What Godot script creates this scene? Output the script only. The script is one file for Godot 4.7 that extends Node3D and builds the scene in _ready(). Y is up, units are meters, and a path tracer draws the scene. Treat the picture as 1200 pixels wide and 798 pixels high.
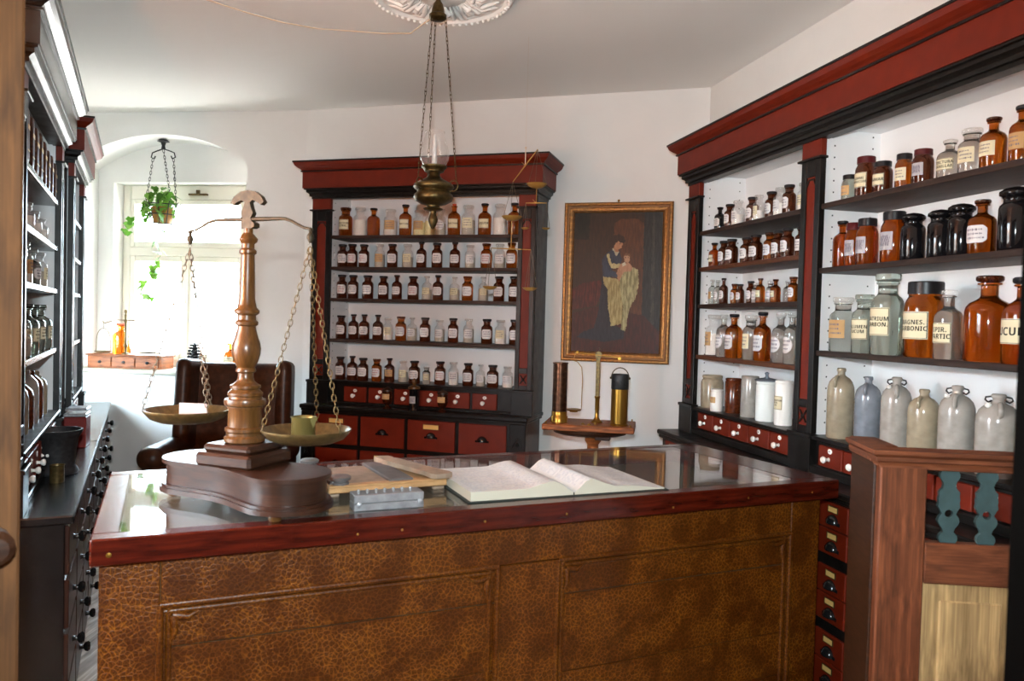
extends Node3D
# An old apothecary seen from its doorway: wall cabinets full of bottles, a glazed counter with a large balance,
# a window niche, a hanging oil lamp, a painting and a pedestal table. y is up, units are metres.

var M := {}
var counts := {}
var rng := RandomNumberGenerator.new()
var noise := FastNoiseLite.new()
var font_sans := SystemFont.new()
var font_serif := SystemFont.new()
const ORD := ["first", "second", "third", "fourth", "fifth", "sixth", "seventh", "eighth", "ninth", "tenth", "eleventh", "twelfth", "thirteenth", "fourteenth"]
# frames of the furniture: x runs along its front, z points out into the room
var TB := Transform3D(Basis(Vector3.UP, deg_to_rad(-16.5)), Vector3(-1.408, 0, -5.228))      # cabinet on the back wall
var TR := Transform3D(Basis(Vector3.UP, deg_to_rad(-77.23)), Vector3(0.852, 0, -4.447))      # cabinet on the right wall
var TL := Transform3D(Basis(Vector3.UP, deg_to_rad(115.49)), Vector3(-1.4696, 0, -2.6156))   # cabinets on the left wall
var TW := Transform3D(Basis(Vector3.UP, deg_to_rad(-8.12)), Vector3(-1.66, 0, -5.71))        # window wall
var TC := Transform3D(Basis(Vector3.UP, deg_to_rad(24.3)), Vector3(-0.955, 0, -1.771))       # counter
const CEIL := 3.03


func _ready() -> void:
	rng.seed = 7
	noise.seed = 3
	font_sans.font_names = PackedStringArray(["Droid Sans"])
	font_sans.font_weight = 700
	font_serif.font_names = PackedStringArray(["Droid Serif"])
	view_and_light()
	materials()
	room()
	window_niche()
	doorway()
	back_cabinet()
	right_cabinet()
	left_cabinets()
	counter()
	partition()
	armchair()
	balance()
	hanging_lamp()
	painting()
	pedestal_table()
	hanging_scales()
	counter_things()
	sill_things()
	plant()
	back_bottles()
	right_bottles()
	left_bottles()


func view_and_light() -> void:
	var cam := Camera3D.new()
	cam.name = "camera"
	var a := CameraAttributesPhysical.new()
	a.frustum_focal_length = 27.457
	a.frustum_focus_distance = 4.2
	a.exposure_aperture = 6.0
	cam.attributes = a
	cam.keep_aspect = Camera3D.KEEP_HEIGHT
	cam.fov = 47.2
	cam.near = 0.02
	cam.transform = Transform3D(Basis(Vector3.RIGHT, deg_to_rad(-1.495)) * Basis(Vector3.BACK, deg_to_rad(1.56)), Vector3(0, 1.55, 0))
	add_child(cam)
	cam.current = true
	var w := WorldEnvironment.new()
	w.name = "world"
	var e := Environment.new()
	e.background_mode = Environment.BG_SKY
	var sky := Sky.new()
	var sm := ProceduralSkyMaterial.new()          # bright overcast sky outside the window
	sm.sky_top_color = Color(0.82, 0.93, 1.0)
	sm.sky_horizon_color = Color(0.86, 0.95, 1.0)
	sm.ground_horizon_color = Color(0.72, 0.72, 0.72)
	sm.ground_bottom_color = Color(0.66, 0.66, 0.65)
	sky.sky_material = sm
	e.sky = sky
	e.background_energy_multiplier = SKY
	e.tonemap_mode = Environment.TONE_MAPPER_LINEAR
	e.tonemap_exposure = 1.3
	e.sdfgi_enabled = true
	e.ssao_enabled = true
	e.ssil_enabled = true
	w.environment = e
	add_child(w)
	# high sun that falls steeply through the window on to the floor and the left jamb
	var sun := DirectionalLight3D.new()
	sun.name = "sun"
	sun.look_at_from_position(Vector3.ZERO, Vector3(-0.40, -0.80, 0.52))
	sun.light_color = Color(1.0, 0.96, 0.90)
	sun.light_energy = SUN
	sun.light_angular_distance = 0.6
	sun.sky_mode = DirectionalLight3D.SKY_MODE_LIGHT_ONLY
	sun.shadow_enabled = true
	add_child(sun)
	# the camera's own pop-up flash, 16 cm above the lens
	var flash := SpotLight3D.new()
	flash.name = "camera_flash"
	flash.position = Vector3(-0.035, 1.71, 0.0)
	flash.rotation_degrees = Vector3(-6.0, 3.0, 0)
	flash.light_color = Color(0.92, 0.98, 1.0)
	flash.light_energy = FLASH
	flash.light_size = 0.02
	flash.spot_range = 30.0
	flash.spot_angle = 46.0
	flash.spot_angle_attenuation = 0.6
	flash.shadow_enabled = true
	add_child(flash)

const SKY := 36.0
const FLASH := 5.8
const LAMP := 1.15
const SUN := 1.0


# ---------------------------------------------------------------- mesh building
class Geo:
	var v := PackedVector3Array()
	var n := PackedVector3Array()
	var uv := PackedVector2Array()
	var ix := PackedInt32Array()
	var xf := Transform3D()

	func vert(p: Vector3, nn: Vector3, t := Vector2.ZERO) -> int:
		v.append(xf * p)
		n.append((xf.basis * nn).normalized())
		uv.append(t)
		return v.size() - 1

	func face(a: int, b: int, c: int) -> void:      # wound clockwise as seen from the side its normals point to
		var g := (v[b] - v[a]).cross(v[c] - v[a])
		if g.dot(n[a] + n[b] + n[c]) > 0.0:
			ix.append(a); ix.append(c); ix.append(b)
		else:
			ix.append(a); ix.append(b); ix.append(c)

	func poly(pts: Array, nn: Vector3, uvs := []) -> void:
		var first := v.size()
		for k in pts.size():
			vert(pts[k], nn, uvs[k] if uvs.size() else Vector2.ZERO)
		for k in range(1, pts.size() - 1):
			face(first, first + k, first + k + 1)

	func box(c: Vector3, s: Vector3, b := 0.0) -> void:
		var h := s * 0.5
		b = minf(b, minf(h.x, minf(h.y, h.z)) * 0.9)
		if b <= 0.0:
			for ax in 3:
				for sg in [-1.0, 1.0]:
					var nn := Vector3.ZERO
					nn[ax] = sg
					var u := (ax + 1) % 3
					var w := (ax + 2) % 3
					var pts := []
					for q in [[-1, -1], [1, -1], [1, 1], [-1, 1]]:
						var p := Vector3.ZERO
						p[ax] = sg * h[ax]
						p[u] = q[0] * h[u]
						p[w] = q[1] * h[w]
						pts.append(c + p)
					poly(pts, nn, [Vector2(0, 0), Vector2(1, 0), Vector2(1, 1), Vector2(0, 1)])
			return
		var corner := func(ax: int, s3: Vector3) -> Vector3:
			var p := Vector3(s3.x * (h.x - b), s3.y * (h.y - b), s3.z * (h.z - b))
			p[ax] = s3[ax] * h[ax]
			return c + p
		for ax in 3:
			var u := (ax + 1) % 3
			var w := (ax + 2) % 3
			for sg in [-1.0, 1.0]:
				var nn := Vector3.ZERO
				nn[ax] = sg
				var pts := []
				for q in [[-1, -1], [1, -1], [1, 1], [-1, 1]]:
					var s3 := Vector3.ZERO
					s3[ax] = sg
					s3[u] = q[0]
					s3[w] = q[1]
					pts.append(corner.call(ax, s3))
				poly(pts, nn)
			for q in [[-1, -1], [1, -1], [1, 1], [-1, 1]]:      # the edges along axis w, between faces ax and u
				var s3 := Vector3.ZERO
				s3[ax] = q[0]
				s3[u] = q[1]
				var lo := s3
				var hi := s3
				lo[w] = -1
				hi[w] = 1
				poly([corner.call(ax, lo), corner.call(ax, hi), corner.call(u, hi), corner.call(u, lo)], s3.normalized())
		for sx in [-1.0, 1.0]:
			for sy in [-1.0, 1.0]:
				for sz in [-1.0, 1.0]:
					var s3 := Vector3(sx, sy, sz)
					poly([corner.call(0, s3), corner.call(1, s3), corner.call(2, s3)], s3.normalized())

	func lathe(pr: Array, seg := 20, sharp := 0.75) -> void:      # profile of (radius, height), from the bottom up on the outside
		var m := pr.size() - 1
		var nr := []
		for k in m:
			var d: Vector2 = pr[k + 1] - pr[k]
			nr.append(Vector2(d.y, -d.x).normalized())
		for k in m:
			var n0: Vector2 = nr[k]
			var n1: Vector2 = nr[k]
			if k > 0 and n0.dot(nr[k - 1]) > sharp:
				n0 = (n0 + nr[k - 1]).normalized()
			if k < m - 1 and n1.dot(nr[k + 1]) > sharp:
				n1 = (n1 + nr[k + 1]).normalized()
			var p0: Vector2 = pr[k]
			var p1: Vector2 = pr[k + 1]
			if p0.distance_squared_to(p1) < 1e-12:
				continue
			var first := v.size()
			for j in seg + 1:
				var a := TAU * j / seg
				var ca := cos(a)
				var sa := sin(a)
				vert(Vector3(p0.x * ca, p0.y, p0.x * sa), Vector3(n0.x * ca, n0.y, n0.x * sa), Vector2(float(j) / seg, p0.y))
				vert(Vector3(p1.x * ca, p1.y, p1.x * sa), Vector3(n1.x * ca, n1.y, n1.x * sa), Vector2(float(j) / seg, p1.y))
			for j in seg:
				var q := first + j * 2
				if p0.x > 1e-6:
					face(q, q + 2, q + 1)
				if p1.x > 1e-6:
					face(q + 1, q + 2, q + 3)

	func tube(pts: Array, r: float, sides := 8, closed := false, radii := []) -> void:
		var m := pts.size()
		var rings := []
		var up := Vector3.UP
		for k in m:
			var d: Vector3
			if closed:
				d = (pts[(k + 1) % m] - pts[(k + m - 1) % m]).normalized()
			else:
				d = (pts[mini(k + 1, m - 1)] - pts[maxi(k - 1, 0)]).normalized()
			if k == 0 and absf(d.dot(up)) > 0.9:
				up = Vector3.RIGHT
			var sx := d.cross(up).normalized()
			up = sx.cross(d).normalized()
			var rr: float = radii[k] if radii.size() else r
			var ring := []
			for j in sides:
				var a := TAU * j / sides
				var o := sx * cos(a) + up * sin(a)
				ring.append(vert(pts[k] + o * rr, o))
			rings.append(ring)
		for k in (m if closed else m - 1):
			var r0: Array = rings[k]
			var r1: Array = rings[(k + 1) % m]
			for j in sides:
				var jj := (j + 1) % sides
				face(r0[j], r0[jj], r1[j])
				face(r1[j], r0[jj], r1[jj])
		if not closed:
			for e in [[0, 1], [m - 1, m - 2]]:
				var dd: Vector3 = (pts[e[0]] - pts[e[1]]).normalized()
				var cap := []
				for q in rings[e[0]]:
					cap.append(xf.affine_inverse() * v[q])
				poly(cap, dd)

	func prism(pg: PackedVector2Array, z0: float, z1: float, smooth := false) -> void:      # outline in x and y, carried from z0 to z1
		var area := 0.0
		var m := pg.size()
		for k in m:
			area += pg[k].cross(pg[(k + 1) % m])
		var sg := 1.0 if area > 0.0 else -1.0
		var tri := Geometry2D.triangulate_polygon(pg)
		for z in [[z0, -1.0], [z1, 1.0]]:
			var first := v.size()
			for q in pg:
				vert(Vector3(q.x, q.y, z[0]), Vector3(0, 0, z[1] * signf(z1 - z0)), q)
			for k in range(0, tri.size(), 3):
				face(first + tri[k], first + tri[k + 1], first + tri[k + 2])
		var nr := []
		for k in m:
			var d := pg[(k + 1) % m] - pg[k]
			nr.append(Vector2(d.y, -d.x).normalized() * sg)
		for k in m:
			var a := pg[k]
			var b := pg[(k + 1) % m]
			var na: Vector2 = nr[k]
			var nb: Vector2 = nr[k]
			if smooth:
				if na.dot(nr[(k + m - 1) % m]) > 0.6:
					na = (na + nr[(k + m - 1) % m]).normalized()
				if nb.dot(nr[(k + 1) % m]) > 0.6:
					nb = (nb + nr[(k + 1) % m]).normalized()
			var i0 := vert(Vector3(a.x, a.y, z0), Vector3(na.x, na.y, 0))
			var i1 := vert(Vector3(b.x, b.y, z0), Vector3(nb.x, nb.y, 0))
			var i2 := vert(Vector3(b.x, b.y, z1), Vector3(nb.x, nb.y, 0))
			var i3 := vert(Vector3(a.x, a.y, z1), Vector3(na.x, na.y, 0))
			face(i0, i1, i2)
			face(i0, i2, i3)

	func sweep(pr: Array, path: Array, closed := false) -> void:      # moulding: profile of (outward, height) along a path in x and z; outward is to the right of the way it runs
		var m := path.size()
		var off := []
		for k in m:
			var d0: Vector2 = (path[k] - path[(k + m - 1) % m]).normalized() if closed or k > 0 else (path[1] - path[0]).normalized()
			var d1: Vector2 = (path[(k + 1) % m] - path[k]).normalized() if closed or k < m - 1 else d0
			var n0 := Vector2(-d0.y, d0.x)
			var n1 := Vector2(-d1.y, d1.x)
			var mm := (n0 + n1).normalized()
			off.append(mm / maxf(mm.dot(n0), 0.2))
		for k in (m if closed else m - 1):
			var k2 := (k + 1) % m
			var d: Vector2 = (path[k2] - path[k]).normalized()
			var out := Vector2(-d.y, d.x)
			for j in pr.size() - 1:
				var a: Vector2 = pr[j]
				var b: Vector2 = pr[j + 1]
				var t := (b - a).normalized()
				var pts := []
				for q in [[k, a], [k2, a], [k2, b], [k, b]]:
					var p: Vector2 = path[q[0]] + off[q[0]] * q[1].x
					pts.append(Vector3(p.x, q[1].y, p.y))
				poly(pts, Vector3(out.x * t.y, -t.x, out.y * t.y))

	func ball(c: Vector3, r: float, seg := 12, squash := 1.0) -> void:
		var old := xf
		xf = xf * Transform3D(Basis(), c)
		var pr := []
		var m := maxi(4, seg / 2)
		for k in m + 1:
			var a := -PI / 2 + PI * k / m
			pr.append(Vector2(maxf(0.0, cos(a) * r), sin(a) * r * squash))
		lathe(pr, seg, 0.2)
		xf = old

	func patch(r: float, y: float, a0: float, a1: float, b0: float, b1: float) -> void:      # piece of a cylinder round y; angle 0 faces +z
		var first := v.size()
		var m := maxi(1, int(absf(a1 - a0) / 0.22))
		for k in m + 1:
			var a := lerpf(a0, a1, float(k) / m)
			var o := Vector3(sin(a), 0, cos(a))
			vert(o * r + Vector3(0, y + b0, 0), o)
			vert(o * r + Vector3(0, y + b1, 0), o)
		for k in m:
			var q := first + k * 2
			face(q, q + 2, q + 1)
			face(q + 1, q + 2, q + 3)

	func mesh() -> ArrayMesh:
		var arr := []
		arr.resize(Mesh.ARRAY_MAX)
		arr[Mesh.ARRAY_VERTEX] = v
		arr[Mesh.ARRAY_NORMAL] = n
		arr[Mesh.ARRAY_TEX_UV] = uv
		arr[Mesh.ARRAY_INDEX] = ix
		var am := ArrayMesh.new()
		am.add_surface_from_arrays(Mesh.PRIMITIVE_TRIANGLES, arr)
		return am


func at(x: float, y: float, z: float, turn := 0.0) -> Transform3D:
	return Transform3D(Basis(Vector3.UP, turn), Vector3(x, y, z))

func numbered(called: String) -> String:
	var k: int = counts.get(called, 0)
	counts[called] = k + 1
	return called if k == 0 else "%s_%03d" % [called, k]

func tag(o: Node3D, label: String, category: String, group := "") -> void:
	o.set_meta("label", label)
	o.set_meta("category", category)
	if group:
		o.set_meta("group", group)

func thing(called: String, label: String, category: String, where: Transform3D, group := "") -> Node3D:
	var o := Node3D.new()
	o.name = numbered(called)
	o.transform = where
	add_child(o)
	tag(o, label, category, group)
	return o

func part(g: Geo, called: String, m: String, parent: Node) -> MeshInstance3D:
	return put(g.mesh(), called, m, parent)

func put(mesh: Mesh, called: String, m: String, parent: Node, where := Transform3D()) -> MeshInstance3D:
	var o := MeshInstance3D.new()
	o.name = called
	o.mesh = mesh
	o.material_override = M[m]
	o.transform = where
	parent.add_child(o, true)
	return o

func struct(called: String, where := Transform3D()) -> Node3D:
	var o := Node3D.new()
	o.name = called
	o.transform = where
	o.set_meta("kind", "structure")
	add_child(o)
	return o

func boxes(list: Array, bevel := 0.0) -> Geo:      # of [x0, x1, y0, y1, z0, z1]
	var g := Geo.new()
	for b in list:
		g.box(Vector3((b[0] + b[1]) / 2.0, (b[2] + b[3]) / 2.0, (b[4] + b[5]) / 2.0), Vector3(absf(b[1] - b[0]), absf(b[3] - b[2]), absf(b[5] - b[4])), bevel)
	return g

func v2(list: Array) -> Array:
	var out := []
	for k in range(0, list.size(), 2):
		out.append(Vector2(list[k], list[k + 1]))
	return out


# ---------------------------------------------------------------- materials
func rgb8(r: float, g: float, b: float, a := 1.0) -> Color:
	return Color(r / 255.0, g / 255.0, b / 255.0, a)

func mat(called: String, c: Color, rough := 0.6, metal := 0.0) -> StandardMaterial3D:
	var m := StandardMaterial3D.new()
	m.resource_name = called
	m.metallic_specular = 0.36 if metal == 0.0 and rough >= 0.2 else 0.5
	m.albedo_color = c
	m.roughness = rough
	m.metallic = metal
	M[called] = m
	return m

func tri(m: StandardMaterial3D, tex: Texture2D, scale: float, sy := -1.0) -> void:
	m.albedo_texture = tex
	m.uv1_triplanar = true
	m.uv1_scale = Vector3(scale, scale if sy < 0.0 else sy, scale)

func bump(m: StandardMaterial3D, tex: Texture2D, cm: float) -> void:
	m.heightmap_enabled = true
	m.heightmap_texture = tex
	m.heightmap_scale = cm

func grain(w: int, h: int, along_y: bool, lo: float, contrast: float, sd: int) -> ImageTexture:
	var f := FastNoiseLite.new()
	f.seed = sd
	f.noise_type = FastNoiseLite.TYPE_SIMPLEX_SMOOTH
	f.frequency = 1.0
	f.fractal_octaves = 4
	var im := Image.create_empty(w, h, false, Image.FORMAT_RGB8)
	for y in h:
		for x in w:
			var u := float(x) / w
			var t := float(y) / h
			if not along_y:
				var s := u
				u = t
				t = s
			# wrapped on a torus in u so that the repeat does not show
			var a := f.get_noise_3d(cos(u * TAU) * 2.2, sin(u * TAU) * 2.2, cos(t * TAU) * 0.45 + sin(t * TAU) * 0.2)
			var b := f.get_noise_3d(cos(u * TAU) * 14.0, sin(u * TAU) * 14.0, 5.0 + cos(t * TAU) * 0.9)
			var k := clampf(lo + contrast * (0.5 + 0.9 * a + 0.55 * b), 0.0, 1.0)
			im.set_pixel(x, y, Color(k, k * (0.94 + 0.06 * k), k * (0.9 + 0.1 * k)))
	return ImageTexture.create_from_image(im)

func blotch(w: int, freq: float, lo: float, hi: float, sd: int, octaves := 4) -> ImageTexture:
	var f := FastNoiseLite.new()
	f.seed = sd
	f.frequency = freq
	f.fractal_octaves = octaves
	var src := f.get_seamless_image(w, w)
	var im := Image.create_empty(w, w, false, Image.FORMAT_RGB8)
	for y in w:
		for x in w:
			var k := lerpf(lo, hi, src.get_pixel(x, y).r)
			im.set_pixel(x, y, Color(k, k, k))
	return ImageTexture.create_from_image(im)

func crackle_textures() -> Array:      # alligatored varnish: pale net of cracks round dark scales, and its relief
	var n := 768
	var f := FastNoiseLite.new()
	f.seed = 11
	f.noise_type = FastNoiseLite.TYPE_CELLULAR
	f.cellular_return_type = FastNoiseLite.RETURN_DISTANCE2_SUB
	f.cellular_jitter = 1.0
	f.frequency = 0.074
	f.fractal_type = FastNoiseLite.FRACTAL_NONE
	f.domain_warp_enabled = true
	f.domain_warp_amplitude = 9.0
	f.domain_warp_frequency = 0.03
	var cell := f.get_seamless_image(n, n, false, false, 0.1, true)
	f.frequency = 0.13
	f.seed = 23
	var fine := f.get_seamless_image(n, n, false, false, 0.1, true)
	var g := FastNoiseLite.new()
	g.seed = 5
	g.frequency = 0.006
	g.fractal_octaves = 5
	var wide := g.get_seamless_image(n, n)
	g.seed = 9
	g.frequency = 0.02
	var spots := g.get_seamless_image(n, n)
	var im := Image.create_empty(n, n, false, Image.FORMAT_RGB8)
	var hm := Image.create_empty(n, n, false, Image.FORMAT_RGB8)
	for y in n:
		for x in n:
			var c := cell.get_pixel(x, y).r
			var d := fine.get_pixel(x, y).r
			var w := wide.get_pixel(x, y).r
			var s := spots.get_pixel(x, y).r
			var line := maxf(1.0 - smoothstep(0.0, 0.22, c), 0.55 * (1.0 - smoothstep(0.0, 0.2, d)))
			line *= 0.45 + 0.55 * smoothstep(0.25, 0.65, w + 0.3 * (s - 0.5))
			var base := Color(0.23, 0.095, 0.002).lerp(Color(0.285, 0.13, 0.004), clampf(w * 1.3 - 0.2, 0.0, 1.0))
			base = base.lerp(Color(0.15, 0.06, 0.008), 0.3 * smoothstep(0.66, 0.95, s))
			im.set_pixel(x, y, base.lerp(Color(0.60, 0.37, 0.09), line * 0.62))
			var h := clampf(0.75 - 0.55 * line + 0.2 * (s - 0.5), 0.0, 1.0)
			hm.set_pixel(x, y, Color(h, h, h))
	return [ImageTexture.create_from_image(im), ImageTexture.create_from_image(hm)]

func page_texture(sd: int) -> ImageTexture:      # a ledger page: pale ink, columns and rows of handwriting
	var r := RandomNumberGenerator.new()
	r.seed = sd
	var im := Image.create_empty(256, 320, false, Image.FORMAT_RGB8)
	im.fill(rgb8(202, 204, 203))
	for k in 200:
		im.fill_rect(Rect2i(r.randi_range(0, 250), r.randi_range(0, 310), r.randi_range(6, 40), r.randi_range(4, 20)), rgb8(200, 202, 200).lerp(rgb8(194, 194, 189), r.randf() * 0.5))
	for c in [34, 92, 150, 196, 226]:
		im.fill_rect(Rect2i(c, 8, 1, 304), rgb8(196, 184, 184))
	var y := 16
	while y < 306:
		im.fill_rect(Rect2i(10, y + 5, 236, 1), rgb8(196, 204, 216))
		var x := 14
		while x < 240:
			var l := r.randi_range(2, 10)
			if r.randf() < 0.72:
				for q in l:
					im.set_pixel(x + q, y + r.randi_range(-2, 2), rgb8(120, 132, 152))
					im.set_pixel(x + q, y + r.randi_range(-1, 1), rgb8(150, 160, 176))
			x += l + r.randi_range(1, 5)
		y += 9
	return ImageTexture.create_from_image(im)

func blob(im: Image, outline: Array, c: Color, c2: Color, streak: float) -> void:      # a painted area with a ragged brush edge and brush streaks
	var pg := PackedVector2Array()
	for k in range(0, outline.size(), 2):
		pg.append(Vector2((outline[k] - 75.0) * 300.0 / 425.0, (outline[k + 1] - 75.0) * 450.0 / 665.0))
	var lo := Vector2(1e9, 1e9)
	var hi := -lo
	for q in pg:
		lo = lo.min(q)
		hi = hi.max(q)
	for y in range(maxi(0, int(lo.y) - 3), mini(im.get_height(), int(hi.y) + 4)):
		for x in range(maxi(0, int(lo.x) - 3), mini(im.get_width(), int(hi.x) + 4)):
			var jx := noise.get_noise_2d(x * 9.0, y * 9.0) * 3.0
			var jy := noise.get_noise_2d(x * 9.0 + 500.0, y * 9.0) * 3.0
			if Geometry2D.is_point_in_polygon(Vector2(x + jx, y + jy), pg):
				var k := clampf(0.5 + streak * noise.get_noise_2d(x * 12.0, y * 2.2 + c.r * 900.0) + 0.3 * noise.get_noise_2d(x * 30.0, y * 24.0), 0.0, 1.0)
				im.set_pixel(x, y, c.lerp(c2, k))

func painting_texture() -> ImageTexture:      # a woman in a dark gown and pale apron holding an infant, in a brown room
	var w := 300
	var h := 450
	var im := Image.create_empty(w, h, false, Image.FORMAT_RGB8)
	im.fill(rgb8(30, 24, 18))
	blob(im, [70, 70, 505, 70, 505, 745, 70, 745], rgb8(44, 32, 22), rgb8(62, 40, 24), 0.8)
	blob(im, [70, 70, 150, 70, 150, 205, 70, 200], rgb8(26, 24, 18), rgb8(40, 36, 24), 0.6)
	blob(im, [270, 130, 300, 105, 380, 105, 412, 130, 412, 560, 270, 560], rgb8(96, 56, 32), rgb8(70, 42, 26), 0.8)
	blob(im, [412, 70, 505, 70, 505, 745, 430, 745, 412, 560], rgb8(44, 46, 42), rgb8(30, 30, 28), 1.2)
	blob(im, [450, 70, 462, 70, 470, 600, 455, 640], rgb8(70, 66, 58), rgb8(44, 44, 40), 1.2)
	blob(im, [70, 560, 200, 520, 420, 560, 505, 640, 505, 745, 70, 745], rgb8(74, 30, 22), rgb8(48, 22, 16), 1.0)
	blob(im, [70, 440, 130, 410, 215, 395, 220, 470, 190, 520, 70, 540], rgb8(92, 36, 26), rgb8(54, 24, 18), 1.0)
	blob(im, [218, 395, 262, 400, 280, 610, 335, 630, 330, 672, 240, 690, 100, 672, 130, 645, 185, 625, 205, 540], rgb8(24, 26, 32), rgb8(38, 40, 46), 0.8)
	blob(im, [215, 300, 232, 272, 262, 250, 300, 262, 312, 300, 300, 330, 262, 345, 258, 390, 222, 385], rgb8(34, 40, 52), rgb8(52, 58, 72), 0.7)
	blob(im, [214, 310, 238, 296, 246, 345, 300, 362, 298, 380, 232, 378], rgb8(40, 48, 62), rgb8(58, 64, 78), 0.6)
	blob(im, [224, 378, 262, 384, 300, 392, 318, 420, 322, 600, 268, 614, 250, 520, 246, 440, 226, 412], rgb8(178, 160, 108), rgb8(132, 114, 70), 1.2)
	blob(im, [302, 330, 360, 332, 388, 345, 396, 400, 384, 470, 352, 535, 338, 640, 316, 628, 322, 520, 306, 430], rgb8(176, 166, 120), rgb8(120, 112, 76), 1.4)
	blob(im, [236, 272, 248, 268, 262, 316, 300, 318, 312, 334, 262, 340, 246, 310], rgb8(196, 180, 132), rgb8(160, 142, 98), 0.6)
	blob(im, [262, 246, 282, 240, 296, 262, 284, 282], rgb8(188, 178, 150), rgb8(150, 140, 116), 0.4)
	blob(im, [268, 236, 292, 240, 292, 262, 276, 262], rgb8(170, 118, 86), rgb8(140, 92, 64), 0.3)
	blob(im, [268, 208, 286, 200, 310, 208, 314, 226, 306, 246, 288, 252, 272, 240], rgb8(184, 132, 98), rgb8(152, 100, 70), 0.4)
	blob(im, [256, 212, 264, 188, 288, 178, 318, 188, 326, 212, 312, 222, 290, 210, 276, 224, 266, 244, 256, 234], rgb8(42, 28, 20), rgb8(60, 40, 28), 0.6)
	blob(im, [318, 284, 330, 270, 346, 276, 350, 296, 340, 312, 324, 308], rgb8(192, 148, 116), rgb8(160, 116, 86), 0.4)
	blob(im, [316, 280, 330, 266, 348, 272, 350, 284, 334, 278], rgb8(96, 66, 44), rgb8(120, 84, 56), 0.4)
	blob(im, [306, 316, 342, 312, 362, 330, 356, 352, 322, 356, 308, 384, 296, 392, 290, 350], rgb8(190, 142, 110), rgb8(158, 112, 84), 0.4)
	blob(im, [310, 314, 326, 310, 332, 322, 314, 330], rgb8(206, 194, 166), rgb8(180, 168, 138), 0.3)
	blob(im, [286, 360, 300, 346, 312, 352, 304, 398, 296, 400], rgb8(182, 132, 100), rgb8(150, 104, 76), 0.3)
	blob(im, [327, 288, 331, 287, 331, 291, 327, 291], rgb8(60, 40, 30), rgb8(60, 40, 30), 0.0)
	blob(im, [338, 288, 342, 287, 342, 291, 338, 291], rgb8(60, 40, 30), rgb8(60, 40, 30), 0.0)
	blob(im, [296, 222, 304, 220, 304, 224, 296, 225], rgb8(70, 44, 32), rgb8(70, 44, 32), 0.0)
	return ImageTexture.create_from_image(im)

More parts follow.
